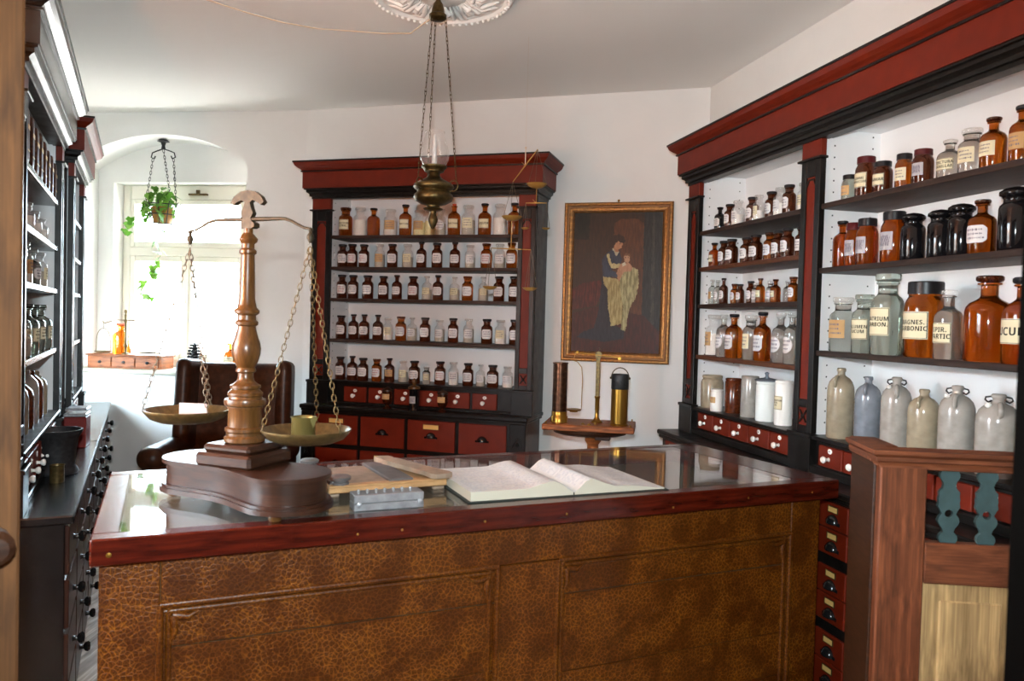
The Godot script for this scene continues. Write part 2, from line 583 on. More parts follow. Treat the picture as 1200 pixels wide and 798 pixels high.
func materials() -> void:
	var gv := grain(192, 256, true, 0.64, 0.32, 3)
	var gh := grain(256, 192, false, 0.64, 0.32, 8)
	var fine := blotch(256, 0.02, 0.0, 1.0, 4)
	var soft := blotch(256, 0.012, 0.82, 1.0, 6)
	var stain := blotch(256, 0.02, 0.55, 1.0, 13, 5)
	var m := mat("plaster", rgb8(241, 240, 237), 0.95)
	tri(m, blotch(256, 0.008, 0.95, 1.0, 2), 0.35)
	bump(m, fine, 0.25)
	m = mat("ceiling_plaster", rgb8(241, 239, 235), 0.95)
	bump(m, fine, 0.2)
	m.uv1_triplanar = true
	m.uv1_scale = Vector3(0.5, 0.5, 0.5)
	mat("stucco", rgb8(240, 238, 233), 0.9)
	mat("white_paint", rgb8(238, 239, 239), 0.55)
	mat("window_paint", rgb8(226, 222, 208), 0.45)
	m = mat("sill_stone", rgb8(204, 198, 180), 0.5)
	tri(m, soft, 2.0)
	m = mat("red_paint", rgb8(110, 29, 6), 0.5)
	tri(m, blotch(256, 0.02, 0.88, 1.0, 21), 2.0)
	bump(m, fine, 0.02)
	m = mat("black_paint", rgb8(28, 25, 23), 0.42)
	tri(m, stain, 3.0)
	m.roughness_texture = blotch(128, 0.03, 0.7, 1.0, 31)
	m = mat("shelf_wood", rgb8(62, 44, 36), 0.5)
	tri(m, gh, 3.0)
	m = mat("shelf_brown", rgb8(104, 62, 40), 0.5)
	tri(m, gh, 3.0)
	m = mat("black_lacquer", rgb8(22, 22, 23), 0.24)
	m.metallic_specular = 0.5
	tri(m, stain, 2.0)
	m = mat("brown_lacquer", rgb8(58, 30, 20), 0.3)
	m.metallic_specular = 0.5
	m = mat("mahogany", rgb8(80, 22, 9), 0.25)
	tri(m, gh, 3.0)
	m.clearcoat_enabled = true
	m.clearcoat = 0.25
	m.clearcoat_roughness = 0.12
	var cr := crackle_textures()
	m = mat("crackled_varnish", Color(1, 1, 1), 0.40)
	tri(m, cr[0], 1.35)
	bump(m, cr[1], 0.12)
	m.clearcoat_enabled = true
	m.clearcoat = 0.12
	m.clearcoat_roughness = 0.22
	m = mat("case_lining", rgb8(96, 92, 70), 0.8)
	tri(m, soft, 2.0)
	m = mat("gate_wood", rgb8(122, 68, 40), 0.5)
	tri(m, gv, 2.6)
	m = mat("gate_wood_across", rgb8(122, 68, 40), 0.5)
	tri(m, gh, 2.6)
	m = mat("gate_panel", rgb8(196, 162, 112), 0.5)
	tri(m, gv, 1.8)
	m = mat("door_wood", rgb8(90, 56, 26), 0.8)
	tri(m, gv, 2.0)
	m = mat("turned_wood", rgb8(106, 71, 33), 0.35)
	tri(m, gv, 6.0)
	m.clearcoat_enabled = true
	m.clearcoat = 0.25
	m.clearcoat_roughness = 0.2
	m = mat("dark_walnut", rgb8(60, 34, 19), 0.42)
	tri(m, gh, 5.0)
	m.clearcoat_enabled = true
	m.clearcoat = 0.15
	m.clearcoat_roughness = 0.2
	m = mat("pale_wood", rgb8(196, 152, 104), 0.6)
	tri(m, soft, 5.0)
	m = mat("worn_wood", rgb8(158, 136, 116), 0.7)
	tri(m, soft, 5.0)
	m = mat("slate_wood", rgb8(108, 102, 100), 0.6)
	tri(m, soft, 6.0)
	m = mat("table_wood", rgb8(164, 92, 46), 0.45)
	tri(m, gh, 4.0)
	m = mat("floor_board", rgb8(206, 190, 174), 0.5)
	tri(m, gv, 1.5)
	m = mat("brass", rgb8(158, 118, 48), 0.28, 0.85)
	m = mat("old_brass", rgb8(132, 110, 68), 0.38, 0.65)
	tri(m, stain, 8.0)
	m = mat("cup_brass", rgb8(112, 103, 58), 0.34, 0.6)
	m = mat("scale_brass", rgb8(176, 136, 66), 0.4, 0.35)
	m = mat("tarnished_brass", rgb8(72, 62, 40), 0.55, 0.45)
	tri(m, stain, 8.0)
	m = mat("dark_bronze", rgb8(112, 94, 56), 0.36, 0.85)
	tri(m, stain, 8.0)
	m = mat("tarnished_tube", rgb8(120, 82, 62), 0.3, 0.9)
	tri(m, stain, 6.0)
	m = mat("wire_metal", rgb8(110, 98, 82), 0.4, 0.8)
	m = mat("iron", rgb8(58, 58, 60), 0.5, 0.5)
	tri(m, stain, 8.0)
	m = mat("silver_metal", rgb8(172, 173, 176), 0.36, 0.5)
	tri(m, soft, 10.0)
	m = mat("black_pull", rgb8(24, 23, 23), 0.18)
	mat("porcelain", rgb8(238, 236, 230), 0.2)
	mat("card", rgb8(222, 178, 104), 0.7)
	m = mat("gilt", rgb8(176, 122, 58), 0.38, 0.55)
	tri(m, stain, 7.0)
	m = mat("gilt_dark", rgb8(112, 74, 38), 0.45, 0.4)
	m = mat("canvas", Color(1, 1, 1), 0.42)
	m.albedo_texture = painting_texture()
	m.texture_repeat = false
	bump(m, blotch(256, 0.03, 0.0, 1.0, 51, 5), 0.10)
	m = mat("leather", rgb8(80, 46, 28), 0.38)
	tri(m, stain, 3.0)
	bump(m, fine, 0.06)
	m = mat("paper", rgb8(224, 218, 200), 0.8)
	m = mat("page_left", Color(1, 1, 1), 0.8)
	m.albedo_texture = page_texture(1)
	m = mat("page_right", Color(1, 1, 1), 0.8)
	m.albedo_texture = page_texture(2)
	m = mat("page_edge", rgb8(196, 190, 172), 0.9)
	mat("book_cloth", rgb8(44, 50, 46), 0.7)
	mat("label_white", rgb8(214, 210, 208), 0.7)
	mat("label_cream", rgb8(216, 206, 172), 0.7)
	mat("label_tan", rgb8(190, 152, 104), 0.7)
	mat("label_grey", rgb8(170, 166, 168), 0.7)
	mat("ink", rgb8(34, 32, 34), 0.8)
	mat("ink_soft", rgb8(116, 110, 120), 0.8)
	mat("ink_red", rgb8(168, 84, 84), 0.8)
	for q in [["amber_glass", rgb8(198, 102, 20, 0.05)], ["dark_amber_glass", rgb8(104, 46, 20, 0.24)], ["orange_glass", rgb8(255, 138, 30, 0.12)], ["clear_glass", rgb8(232, 234, 228, 0.05)], ["green_glass", rgb8(216, 229, 219, 0.06)]]:
		m = mat(q[0], q[1], 0.06)
		m.transparency = BaseMaterial3D.TRANSPARENCY_ALPHA
		m.refraction_enabled = true
		m.refraction_scale = 0.05
	for q in [["lamp_chimney_glass", rgb8(230, 232, 230, 0.08)], ["jar_glass", rgb8(214, 218, 212, 0.08)], ["pane_glass", rgb8(240, 245, 242, 0.02)], ["milky_glass", rgb8(214, 210, 202, 0.22)]]:
		m = mat(q[0], q[1], 0.03)
		m.transparency = BaseMaterial3D.TRANSPARENCY_ALPHA
	mat("black_glass", rgb8(18, 17, 19), 0.08)
	mat("black_cap", rgb8(26, 24, 26), 0.35)
	mat("oxblood_cap", rgb8(78, 24, 26), 0.35)
	mat("white_powder", rgb8(236, 230, 222), 0.95)
	mat("cream_powder", rgb8(226, 214, 158), 0.95)
	m = mat("grey_powder", rgb8(186, 176, 160), 0.95)
	m = mat("stoneware_tan", rgb8(166, 152, 128), 0.16)
	tri(m, soft, 6.0)
	m = mat("stoneware_blue", rgb8(132, 138, 146), 0.16)
	tri(m, soft, 6.0)
	m = mat("stoneware_grey", rgb8(170, 164, 156), 0.16)
	tri(m, soft, 6.0)
	m = mat("brown_glaze", rgb8(112, 52, 26), 0.18)
	tri(m, stain, 8.0)
	mat("rubber", rgb8(196, 92, 60), 0.6)
	m = mat("leaf", rgb8(58, 98, 30), 0.5)
	m.backlight_enabled = true
	m.backlight = rgb8(70, 110, 30)
	m = mat("leaf_pale", rgb8(86, 124, 46), 0.5)
	m.backlight_enabled = true
	m.backlight = rgb8(96, 130, 50)
	mat("terracotta", rgb8(150, 104, 50), 0.7)
	m = mat("book_brown", rgb8(96, 62, 44), 0.5)
	tri(m, stain, 10.0)
	mat("book_red", rgb8(112, 30, 26), 0.45)
	mat("gold_leaf", rgb8(190, 150, 70), 0.4, 0.6)
	mat("wire_cloth", rgb8(226, 206, 182), 0.8)
	m = mat("green_paint", rgb8(62, 84, 84), 0.45)
	tri(m, soft, 6.0)
	mat("dark_trim", rgb8(9, 8, 7), 1.0).metallic_specular = 0.1
	mat("candle_white", rgb8(190, 194, 194), 0.6)
	m = mat("lamp_bulb", rgb8(255, 226, 190), 0.5)
	m.emission_enabled = true
	m.emission = rgb8(255, 205, 150)
	m.emission_energy_multiplier = 6.0


# ---------------------------------------------------------------- the room
func room() -> void:
	var o := struct("floor")
	part(boxes([[-4.6, 3.2, -0.12, 0.0, -7.2, 1.9]]), "floor_slab", "floor_board", o)
	o = struct("ceiling")
	part(boxes([[-4.6, 3.2, CEIL, CEIL + 0.15, -7.2, -0.86]]), "ceiling_slab", "ceiling_plaster", o)
	o = struct("wall_back", TB)
	part(boxes([[-0.30, 3.0, 0, CEIL, -0.58, -0.41]]), "wall_face", "plaster", o)
	o = struct("wall_right", TR)
	part(boxes([[-0.9, 4.1, 0, CEIL, -0.60, -0.43]]), "wall_face", "plaster", o)
	o = struct("wall_left", TL)
	part(boxes([[-0.2, 2.90, 0, CEIL, -0.65, -0.48], [3.60, 4.2, 0, CEIL, -0.65, -0.48], [2.90, 3.60, 0, 0.90, -0.65, -0.48], [2.90, 3.60, 1.60, CEIL, -0.65, -0.48]]), "wall_face", "plaster", o)
	o = struct("wall_left_near")
	part(boxes([[-2.25, -2.05, 0, 0.9, -2.42, -0.8], [-2.25, -2.05, 2.3, CEIL, -2.42, -0.8], [-2.25, -2.05, 0.9, 2.3, -2.42, -2.15], [-2.25, -2.05, 0.9, 2.3, -1.05, -0.8]]), "wall_face", "plaster", o)
	o = struct("window_2", TL * at(3.25, 0.9, -0.57))      # the second window, in the left wall beyond the cabinets
	var g := boxes([[-0.35, -0.29, 0, 0.70, -0.03, 0.03], [0.29, 0.35, 0, 0.70, -0.03, 0.03], [-0.29, 0.29, 0, 0.06, -0.03, 0.03], [-0.29, 0.29, 0.64, 0.70, -0.03, 0.03], [-0.03, 0.03, 0.06, 0.64, -0.03, 0.03]], 0.005)
	part(g, "window_frame", "window_paint", o)
	for x in [-0.16, 0.16]:
		part(boxes([[x - 0.13, x + 0.13, 0.06, 0.64, -0.003, 0.003]]), "pane", "pane_glass", o)
	o = struct("window_3", at(-2.17, 0.9, -1.6))      # the third window, beside the doorway
	g = boxes([[-0.03, 0.03, 0, 0.07, -0.55, 0.55], [-0.03, 0.03, 1.33, 1.4, -0.55, 0.55], [-0.03, 0.03, 0.07, 1.33, -0.55, -0.48], [-0.03, 0.03, 0.07, 1.33, 0.48, 0.55], [-0.03, 0.03, 0.07, 1.33, -0.035, 0.035]], 0.005)
	part(g, "window_frame", "window_paint", o)
	for z in [-0.2575, 0.2575]:
		part(boxes([[-0.003, 0.003, 0.07, 1.33, z - 0.2225, z + 0.2225]]), "pane", "pane_glass", o)
	# crack lines and the wire across the ceiling
	var wire := thing("ceiling_cable", "thin pale cable running along the ceiling to the hanging lamp", "cable", at(-0.36, 3.0, -3.6))
	g = Geo.new()
	var pts := []
	var raw := [Vector3(-1.72, 3.022, -3.40), Vector3(-1.475, 3.015, -3.702), Vector3(-1.33, 3.012, -3.84), Vector3(-1.198, 3.01, -3.943), Vector3(-1.041, 3.015, -4.03), Vector3(-0.88, 3.018, -4.06), Vector3(-0.705, 3.01, -4.06), Vector3(-0.56, 3.0, -4.02), Vector3(-0.45, 2.96, -3.75), Vector3(-0.40, 2.935, -3.62)]
	for p in raw:
		pts.append(p - Vector3(-0.36, 3.0, -3.6))
	g.tube(pts, 0.0035, 6)
	part(g, "cord", "wire_cloth", wire)
	# plaster rose on the ceiling
	var rose := thing("ceiling_rose", "white plaster ceiling rose with raised leaves above the hanging lamp", "ceiling rose", at(-0.363, CEIL, -3.577))
	g = Geo.new()
	g.lathe(v2([0.0, -0.03, 0.10, -0.03, 0.115, -0.018, 0.29, -0.018, 0.30, -0.03, 0.32, -0.032, 0.332, -0.02, 0.338, 0.0]), 48)
	part(g, "disc", "stucco", rose)
	g = Geo.new()
	for k in 60:
		var a := TAU * k / 60
		g.ball(Vector3(cos(a) * 0.309, -0.033, sin(a) * 0.309), 0.009, 8)
	part(g, "bead_rim", "stucco", rose)
	for k in 8:
		var leaf := Geo.new()
		for q in 7:
			var t := (q - 3) / 3.0
			var a := TAU * (k + 0.5) / 8 + t * 0.42
			var r0 := 0.115
			var r1 := 0.275 - 0.10 * t * t
			leaf.tube([Vector3(cos(a * 1.0) * r0, -0.022, sin(a) * r0), Vector3(cos(a + t * 0.1) * (r0 + r1) * 0.5, -0.045, sin(a + t * 0.1) * (r0 + r1) * 0.5), Vector3(cos(a + t * 0.3) * r1, -0.024, sin(a + t * 0.3) * r1)], 0.012, 6, false, [0.006, 0.016, 0.004])
		part(leaf, "leaf", "stucco", rose)


func window_niche() -> void:
	var x0 := -1.73
	var x1 := -0.322
	var spring := 2.66
	var rise := 0.205
	var o := struct("wall_window", TW)
	part(boxes([[-3.0, x0, 0, CEIL, -0.55, 0], [x1, 0.14, 0, CEIL, -0.55, 0], [x0, x1, 0, 1.07, -0.55, 0]]), "pier", "plaster", o)
	var pg := PackedVector2Array([Vector2(x1, spring), Vector2(x1, CEIL), Vector2(x0, CEIL), Vector2(x0, spring)])
	var half := (x1 - x0) / 2.0
	var rad := (half * half + rise * rise) / (2.0 * rise)
	for k in range(1, 24):
		var x := lerpf(x0, x1, k / 24.0)
		pg.append(Vector2(x, spring + rise - rad + sqrt(rad * rad - pow(x - (x0 + x1) / 2.0, 2))))
	var g := Geo.new()
	g.prism(pg, -0.30, 0.0, true)
	part(g, "arch", "plaster", o)
	part(boxes([[x0, x1, 2.56, CEIL, -0.55, -0.30], [x0, -1.60, 1.07, 2.56, -0.55, -0.30], [-0.48, x1, 1.07, 2.56, -0.55, -0.30]]), "reveal", "plaster", o)
	part(boxes([[x0 - 0.06, x1 + 0.06, 1.07, 1.10, -0.46, 0.045]], 0.008), "window_sill", "sill_stone", o)
	# the wooden window itself
	o = struct("window_1", TW)
	var z := -0.45
	g = boxes([[-1.60, -1.53, 1.10, 2.56, z - 0.05, z + 0.03], [-0.55, -0.48, 1.10, 2.56, z - 0.05, z + 0.03], [-1.53, -0.55, 2.44, 2.56, z - 0.05, z + 0.03], [-1.53, -0.55, 1.10, 1.15, z - 0.05, z + 0.03], [-1.53, -0.55, 1.99, 2.06, z - 0.05, z + 0.045]], 0.006)
	part(g, "window_frame", "window_paint", o)
	for s in [[-1.53, -0.55, 2.06, 2.44, 0.035], [-1.53, -1.042, 1.15, 1.99, 0.045], [-1.038, -0.55, 1.15, 1.99, 0.045]]:
		var b: float = s[4]
		g = boxes([[s[0], s[0] + b, s[2], s[3], z - 0.02, z + 0.035], [s[1] - b, s[1], s[2], s[3], z - 0.02, z + 0.035], [s[0] + b, s[1] - b, s[2], s[2] + b * 1.3, z - 0.02, z + 0.035], [s[0] + b, s[1] - b, s[3] - b, s[3], z - 0.02, z + 0.035]], 0.005)
		var sash := part(g, "casement", "window_paint", o)
		part(boxes([[s[0] + b, s[1] - b, s[2] + b * 1.3, s[3] - b, z + 0.0, z + 0.004]]), "pane", "pane_glass", sash)
	g = boxes([[-1.062, -1.018, 1.15, 1.99, z + 0.035, z + 0.05]], 0.006)
	part(g, "meeting_strip", "window_paint", o)
	part(boxes([[-1.052, -1.028, 1.50, 1.62, z + 0.05, z + 0.075]], 0.006), "window_handle", "porcelain", o)
	g = boxes([[-1.02, -0.86, 2.475, 2.49, z + 0.03, z + 0.06], [-0.96, -0.93, 2.49, 2.52, z + 0.03, z + 0.05]], 0.004)
	part(g, "latch", "old_brass", o)


func doorway() -> void:
	var o := struct("wall_near")
	part(boxes([[0.562, 2.6, 0, CEIL, -0.86, -0.74], [-2.3, -0.62, 0, CEIL, -0.86, -0.74], [-0.62, 0.562, 2.12, CEIL, -0.86, -0.74]]), "wall_face", "plaster", o)
	o = struct("trim_1")
	part(boxes([[0.560, 0.62, 0, 2.2, -0.862, -0.72], [-0.70, -0.62, 0, 2.2, -0.862, -0.72], [-0.62, 0.560, 2.12, 2.2, -0.862, -0.72]]), "door_casing", "dark_trim", o)
	o = struct("wall_hall")
	part(boxes([[-1.5, -1.35, 0, 2.7, -0.74, 1.8], [1.35, 1.5, 0, 2.7, -0.74, 1.8], [-1.5, 1.5, 0, 2.7, 1.65, 1.8], [-1.5, 1.5, 2.7, 2.85, -0.74, 1.8]]), "wall_face", "plaster", o)
	# the open door leaf at the left edge
	var hinge := Vector3(-1.155, 0, -0.90)
	var free := Vector3(-0.755, 0, -1.20)
	var d := (free - hinge)
	var turn := atan2(-d.z, d.x)
	o = struct("door_1", Transform3D(Basis(Vector3.UP, turn), hinge))
	var l := d.length()
	part(boxes([[0.0, l, 0.01, 2.40, -0.042, 0.0]], 0.004), "door_leaf", "door_wood", o)
	var g := Geo.new()
	g.xf = Transform3D(Basis(Vector3.RIGHT, PI / 2), Vector3(l - 0.035, 1.19, 0.0))
	g.lathe(v2([0.024, 0.0, 0.024, 0.004, 0.011, 0.006, 0.011, 0.02, 0.022, 0.028, 0.027, 0.042, 0.018, 0.054, 0.0, 0.055]), 16)
	part(g, "door_knob", "dark_walnut", o)
	# a bare bulb on a stand behind the door leaf: the warm light that throws the shadows to the right
	var t := thing("floor_lamp", "slim floor lamp with one bare warm bulb standing behind the open door", "lamp", at(-1.42, 0, -1.62))
	g = Geo.new()
	g.lathe(v2([0.13, 0.0, 0.13, 0.012, 0.03, 0.03, 0.009, 0.05, 0.009, 1.68, 0.016, 1.685, 0.016, 1.725, 0.0, 1.725]), 20)
	part(g, "stand", "black_paint", t)
	g = Geo.new()
	g.ball(Vector3(0, 1.755, 0), 0.032, 16)
	part(g, "lamp_bulb", "lamp_bulb", t)
	var l1 := OmniLight3D.new()
	l1.name = "lamp_light"
	l1.position = Vector3(0, 1.755, 0)
	l1.light_color = rgb8(255, 152, 78)
	l1.light_energy = LAMP
	l1.light_size = 0.025
	l1.omni_range = 30.0
	l1.omni_attenuation = 2.0
	l1.shadow_enabled = true
	t.add_child(l1)


# ---------------------------------------------------------------- the cabinets
func drawer(parent: Node, x0: float, x1: float, y0: float, y1: float, z: float, pull: String, card := false, paint := "red_paint") -> void:
	var d := part(boxes([[x0, x1, y0, y1, z - 0.06, z]], 0.003), "drawer", paint, parent)
	var cx := (x0 + x1) / 2.0
	var cy := (y0 + y1) / 2.0
	var g := Geo.new()
	if pull == "knob":
		g.xf = Transform3D(Basis(Vector3.RIGHT, PI / 2), Vector3(cx - 0.006, cy - 0.008, z))
		g.lathe(v2([0.009, 0.0, 0.006, 0.004, 0.006, 0.013, 0.012, 0.018, 0.0145, 0.025, 0.011, 0.031, 0.0, 0.033]), 12)
		part(g, "knob", "porcelain", d)
		g = Geo.new()
		g.xf = Transform3D(Basis(Vector3.RIGHT, PI / 2) * Basis.from_scale(Vector3(1.25, 1, 1)), Vector3(cx + 0.002, cy + 0.026, z))
		g.lathe(v2([0.011, 0.0, 0.011, 0.002, 0.008, 0.003, 0.0, 0.003]), 12)
		var tagm := part(g, "number_tag", "porcelain", d)
		var ink := boxes([[cx - 0.004, cx + 0.006, cy + 0.024, cy + 0.028, z + 0.0028, z + 0.0034]])
		part(ink, "number", "ink_soft", tagm)
	elif pull == "black_knob":
		g.xf = Transform3D(Basis(Vector3.RIGHT, PI / 2), Vector3(cx, cy, z))
		g.lathe(v2([0.012, 0.0, 0.009, 0.005, 0.009, 0.016, 0.018, 0.022, 0.021, 0.032, 0.015, 0.040, 0.0, 0.042]), 14)
		part(g, "knob", "black_pull", d)
	else:      # a half-round cup pull, open below
		var w := 0.036 if x1 - x0 > 0.25 else 0.034
		var yy := cy - (y1 - y0) * (0.06 if x1 - x0 > 0.25 else 0.26)
		var first := Geo.new()
		var rows := 6
		var cols := 12
		var ids := []
		for a in rows + 1:
			var th := PI / 2 * a / rows
			for b in cols + 1:
				var ph := PI * b / cols
				var nn := Vector3(cos(ph) * sin(th), sin(ph) * sin(th), cos(th))
				ids.append(first.vert(Vector3(cx + nn.x * w, yy + nn.y * w, z + nn.z * w * 0.62), nn))
		for a in rows:
			for b in cols:
				var q := a * (cols + 1) + b
				first.face(ids[q], ids[q + 1], ids[q + cols + 1])
				first.face(ids[q + 1], ids[q + cols + 2], ids[q + cols + 1])
		first.box(Vector3(cx, yy + 0.002, z + 0.001), Vector3(w * 2.5, 0.012, 0.002))
		part(first, "cup_pull", "black_pull", d)
		if card:
			var hy := cy + (y1 - y0) * (0.30 if x1 - x0 > 0.25 else 0.27)
			var hw := 0.055 if x1 - x0 > 0.25 else 0.030
			var hh := 0.017 if x1 - x0 > 0.25 else 0.013
			var fr := part(boxes([[cx - hw, cx + hw, hy + hh - 0.003, hy + hh, z, z + 0.003], [cx - hw, cx + hw, hy - hh, hy - hh + 0.003, z, z + 0.003], [cx - hw, cx - hw + 0.003, hy - hh, hy + hh, z, z + 0.003], [cx + hw - 0.003, cx + hw, hy - hh, hy + hh, z, z + 0.003]]), "card_holder", "old_brass", d)
			part(boxes([[cx - hw + 0.003, cx + hw - 0.003, hy - hh + 0.003, hy + hh - 0.003, z, z + 0.0015]]), "card", "card", fr)

func pilaster(parent: Node, x0: float, x1: float, y0: float, y1: float, zf: float) -> void:
	# black post with a sunk red panel, a rosette block below and a red block under the capital
	var w := x1 - x0
	var g := Geo.new()
	var c := (x0 + x1) / 2.0
	var pw := w * 0.24
	var b0 := y0 + 0.16          # plinth block
	var r0 := b0 + 0.03          # rosette field
	var r1 := r0 + 0.075
	var p0 := r1 + 0.035
	var p1 := y1 - 0.15
	g = boxes([[x0 - 0.012, x1 + 0.012, y0, b0, zf - 0.028, zf + 0.012], [x0 - 0.016, x1 + 0.016, b0 - 0.016, b0, zf - 0.028, zf + 0.018],
		[x0, c - pw, b0, y1 - 0.075, zf - 0.028, zf], [c + pw, x1, b0, y1 - 0.075, zf - 0.028, zf], [c - pw, c + pw, b0, r0, zf - 0.028, zf], [c - pw, c + pw, r1, p0, zf - 0.028, zf], [c - pw, c + pw, p1, y1 - 0.075, zf - 0.028, zf],
		[x0 - 0.014, x1 + 0.014, y1 - 0.082, y1 - 0.072, zf - 0.028, zf + 0.014]], 0.002)
	var o := part(g, "pilaster", "black_paint", parent)
	var fields := boxes([[c - pw, c + pw, r0, r1, zf - 0.028, zf - 0.008], [c - pw, c + pw, p0, p1, zf - 0.028, zf - 0.008]])
	part(fields, "sunk_panel", "red_paint", o)
	g = Geo.new()
	var ry := (r0 + r1) / 2.0
	for k in 4:
		var a := TAU * k / 4 + PI / 4
		g.tube([Vector3(c, ry, zf - 0.006), Vector3(c + cos(a) * pw, ry + sin(a) * 0.035, zf - 0.005)], 0.005, 5)
	g.ball(Vector3(c, ry, zf - 0.004), 0.010, 8)
	part(g, "rosette", "black_paint", o)
	g = Geo.new()
	for k in 3:      # little arch at the top of the panel
		var a0 := PI * k / 3
		var a1 := PI * (k + 1) / 3
		g.tube([Vector3(c + cos(a0) * pw, p1 - pw * 1.2 + sin(a0) * pw, zf - 0.005), Vector3(c + cos(a1) * pw, p1 - pw * 1.2 + sin(a1) * pw, zf - 0.005)], 0.004, 5)
	part(g, "panel_arch", "black_paint", o)
	part(boxes([[x0, x1, y1 - 0.072, y1, zf - 0.028, zf]], 0.002), "capital_block", "red_paint", o)

func entablature(parent: Node, x0: float, x1: float, zb: float, zf: float, y0: float, face := "red_paint", left_end := true, right_end := true) -> void:
	var path := []
	if left_end:
		path.append(Vector2(x0, zb))
	path.append(Vector2(x0, zf))
	path.append(Vector2(x1, zf))
	if right_end:
		path.append(Vector2(x1, zb))
	var g := Geo.new()
	g.sweep(v2([-0.04, y0, 0.004, y0, 0.004, y0 + 0.014, 0.016, y0 + 0.016, 0.016, y0 + 0.03, 0.022, y0 + 0.036, 0.032, y0 + 0.042, 0.032, y0 + 0.056, 0.044, y0 + 0.058, 0.044, y0 + 0.066, -0.04, y0 + 0.066]), path)
	part(g, "architrave", "black_paint", parent)
	g = Geo.new()
	g.sweep(v2([0.0, y0 + 0.066, 0.05, y0 + 0.066, 0.05, y0 + 0.178]), path)
	part(g, "frieze", face, parent)
	g = Geo.new()
	g.sweep(v2([0.05, y0 + 0.174, 0.059, y0 + 0.174, 0.060, y0 + 0.182, 0.05, y0 + 0.184]), path)
	part(g, "fillet", "black_paint", parent)
	g = Geo.new()
	g.sweep(v2([0.05, y0 + 0.183, 0.054, y0 + 0.184, 0.062, y0 + 0.192, 0.075, y0 + 0.200, 0.088, y0 + 0.212, 0.094, y0 + 0.226, 0.096, y0 + 0.232]), path)
	part(g, "cornice", face, parent)
	g = Geo.new()
	g.sweep(v2([0.0, y0 + 0.232, 0.10, y0 + 0.232, 0.10, y0 + 0.242, 0.0, y0 + 0.244]), path)
	g.box(Vector3((x0 + x1) / 2.0, y0 + 0.236, (zb + zf) / 2.0), Vector3(x1 - x0, 0.012, absf(zf - zb)))
	part(g, "top_board", "black_paint", parent)
	part(boxes([[x0 - 0.0, x1 + 0.0, y0 + 0.005, y0 + 0.22, zf - 0.06, zf - 0.001]]), "lintel", "black_paint", parent)

func bay(parent: Node, x0: float, x1: float, zb: float, zf: float, y0: float, y1: float, shelves: Array, ledge: float, woods: Array) -> void:
	part(boxes([[x0, x1, y0, y1 + 0.06, zb, zb + 0.014]]), "back_board", "white_paint", parent)
	part(boxes([[x0, x0 + 0.012, ledge, y1 + 0.06, zb + 0.014, zf - 0.0285]]), "side_board", "white_paint", parent)
	part(boxes([[x1 - 0.012, x1, ledge, y1 + 0.06, zb + 0.014, zf - 0.0285]]), "side_board", "white_paint", parent)
	part(boxes([[x0, x1, y1 + 0.04, y1 + 0.06, zb + 0.014, zf - 0.06]]), "top_panel", "white_paint", parent)
	for k in shelves.size():
		part(boxes([[x0 + 0.012, x1 - 0.012, shelves[k] - 0.022, shelves[k], zb + 0.014, zf - 0.012]], 0.002), "shelf", woods[k % woods.size()], parent)
	part(boxes([[x0 - 0.001, x1 + 0.001, ledge - 0.016, ledge, zb + 0.014, zf + 0.004]], 0.003), "ledge_board", "black_paint", parent)
	var g := Geo.new()      # peg holes in the side boards
	for k in 26:
		for z in [zb + 0.05, zf - 0.07]:
			g.box(Vector3(x0 + 0.0122, ledge + 0.05 + k * 0.048, z), Vector3(0.001, 0.006, 0.006))
	part(g, "peg_holes", "black_paint", parent)

func drawer_row(parent: Node, cols: Array, y0: float, y1: float, z: float, pull: String, cards := []) -> void:
	for k in cols.size():
		drawer(parent, cols[k][0], cols[k][1], y0, y1, z, pull, k in cards)

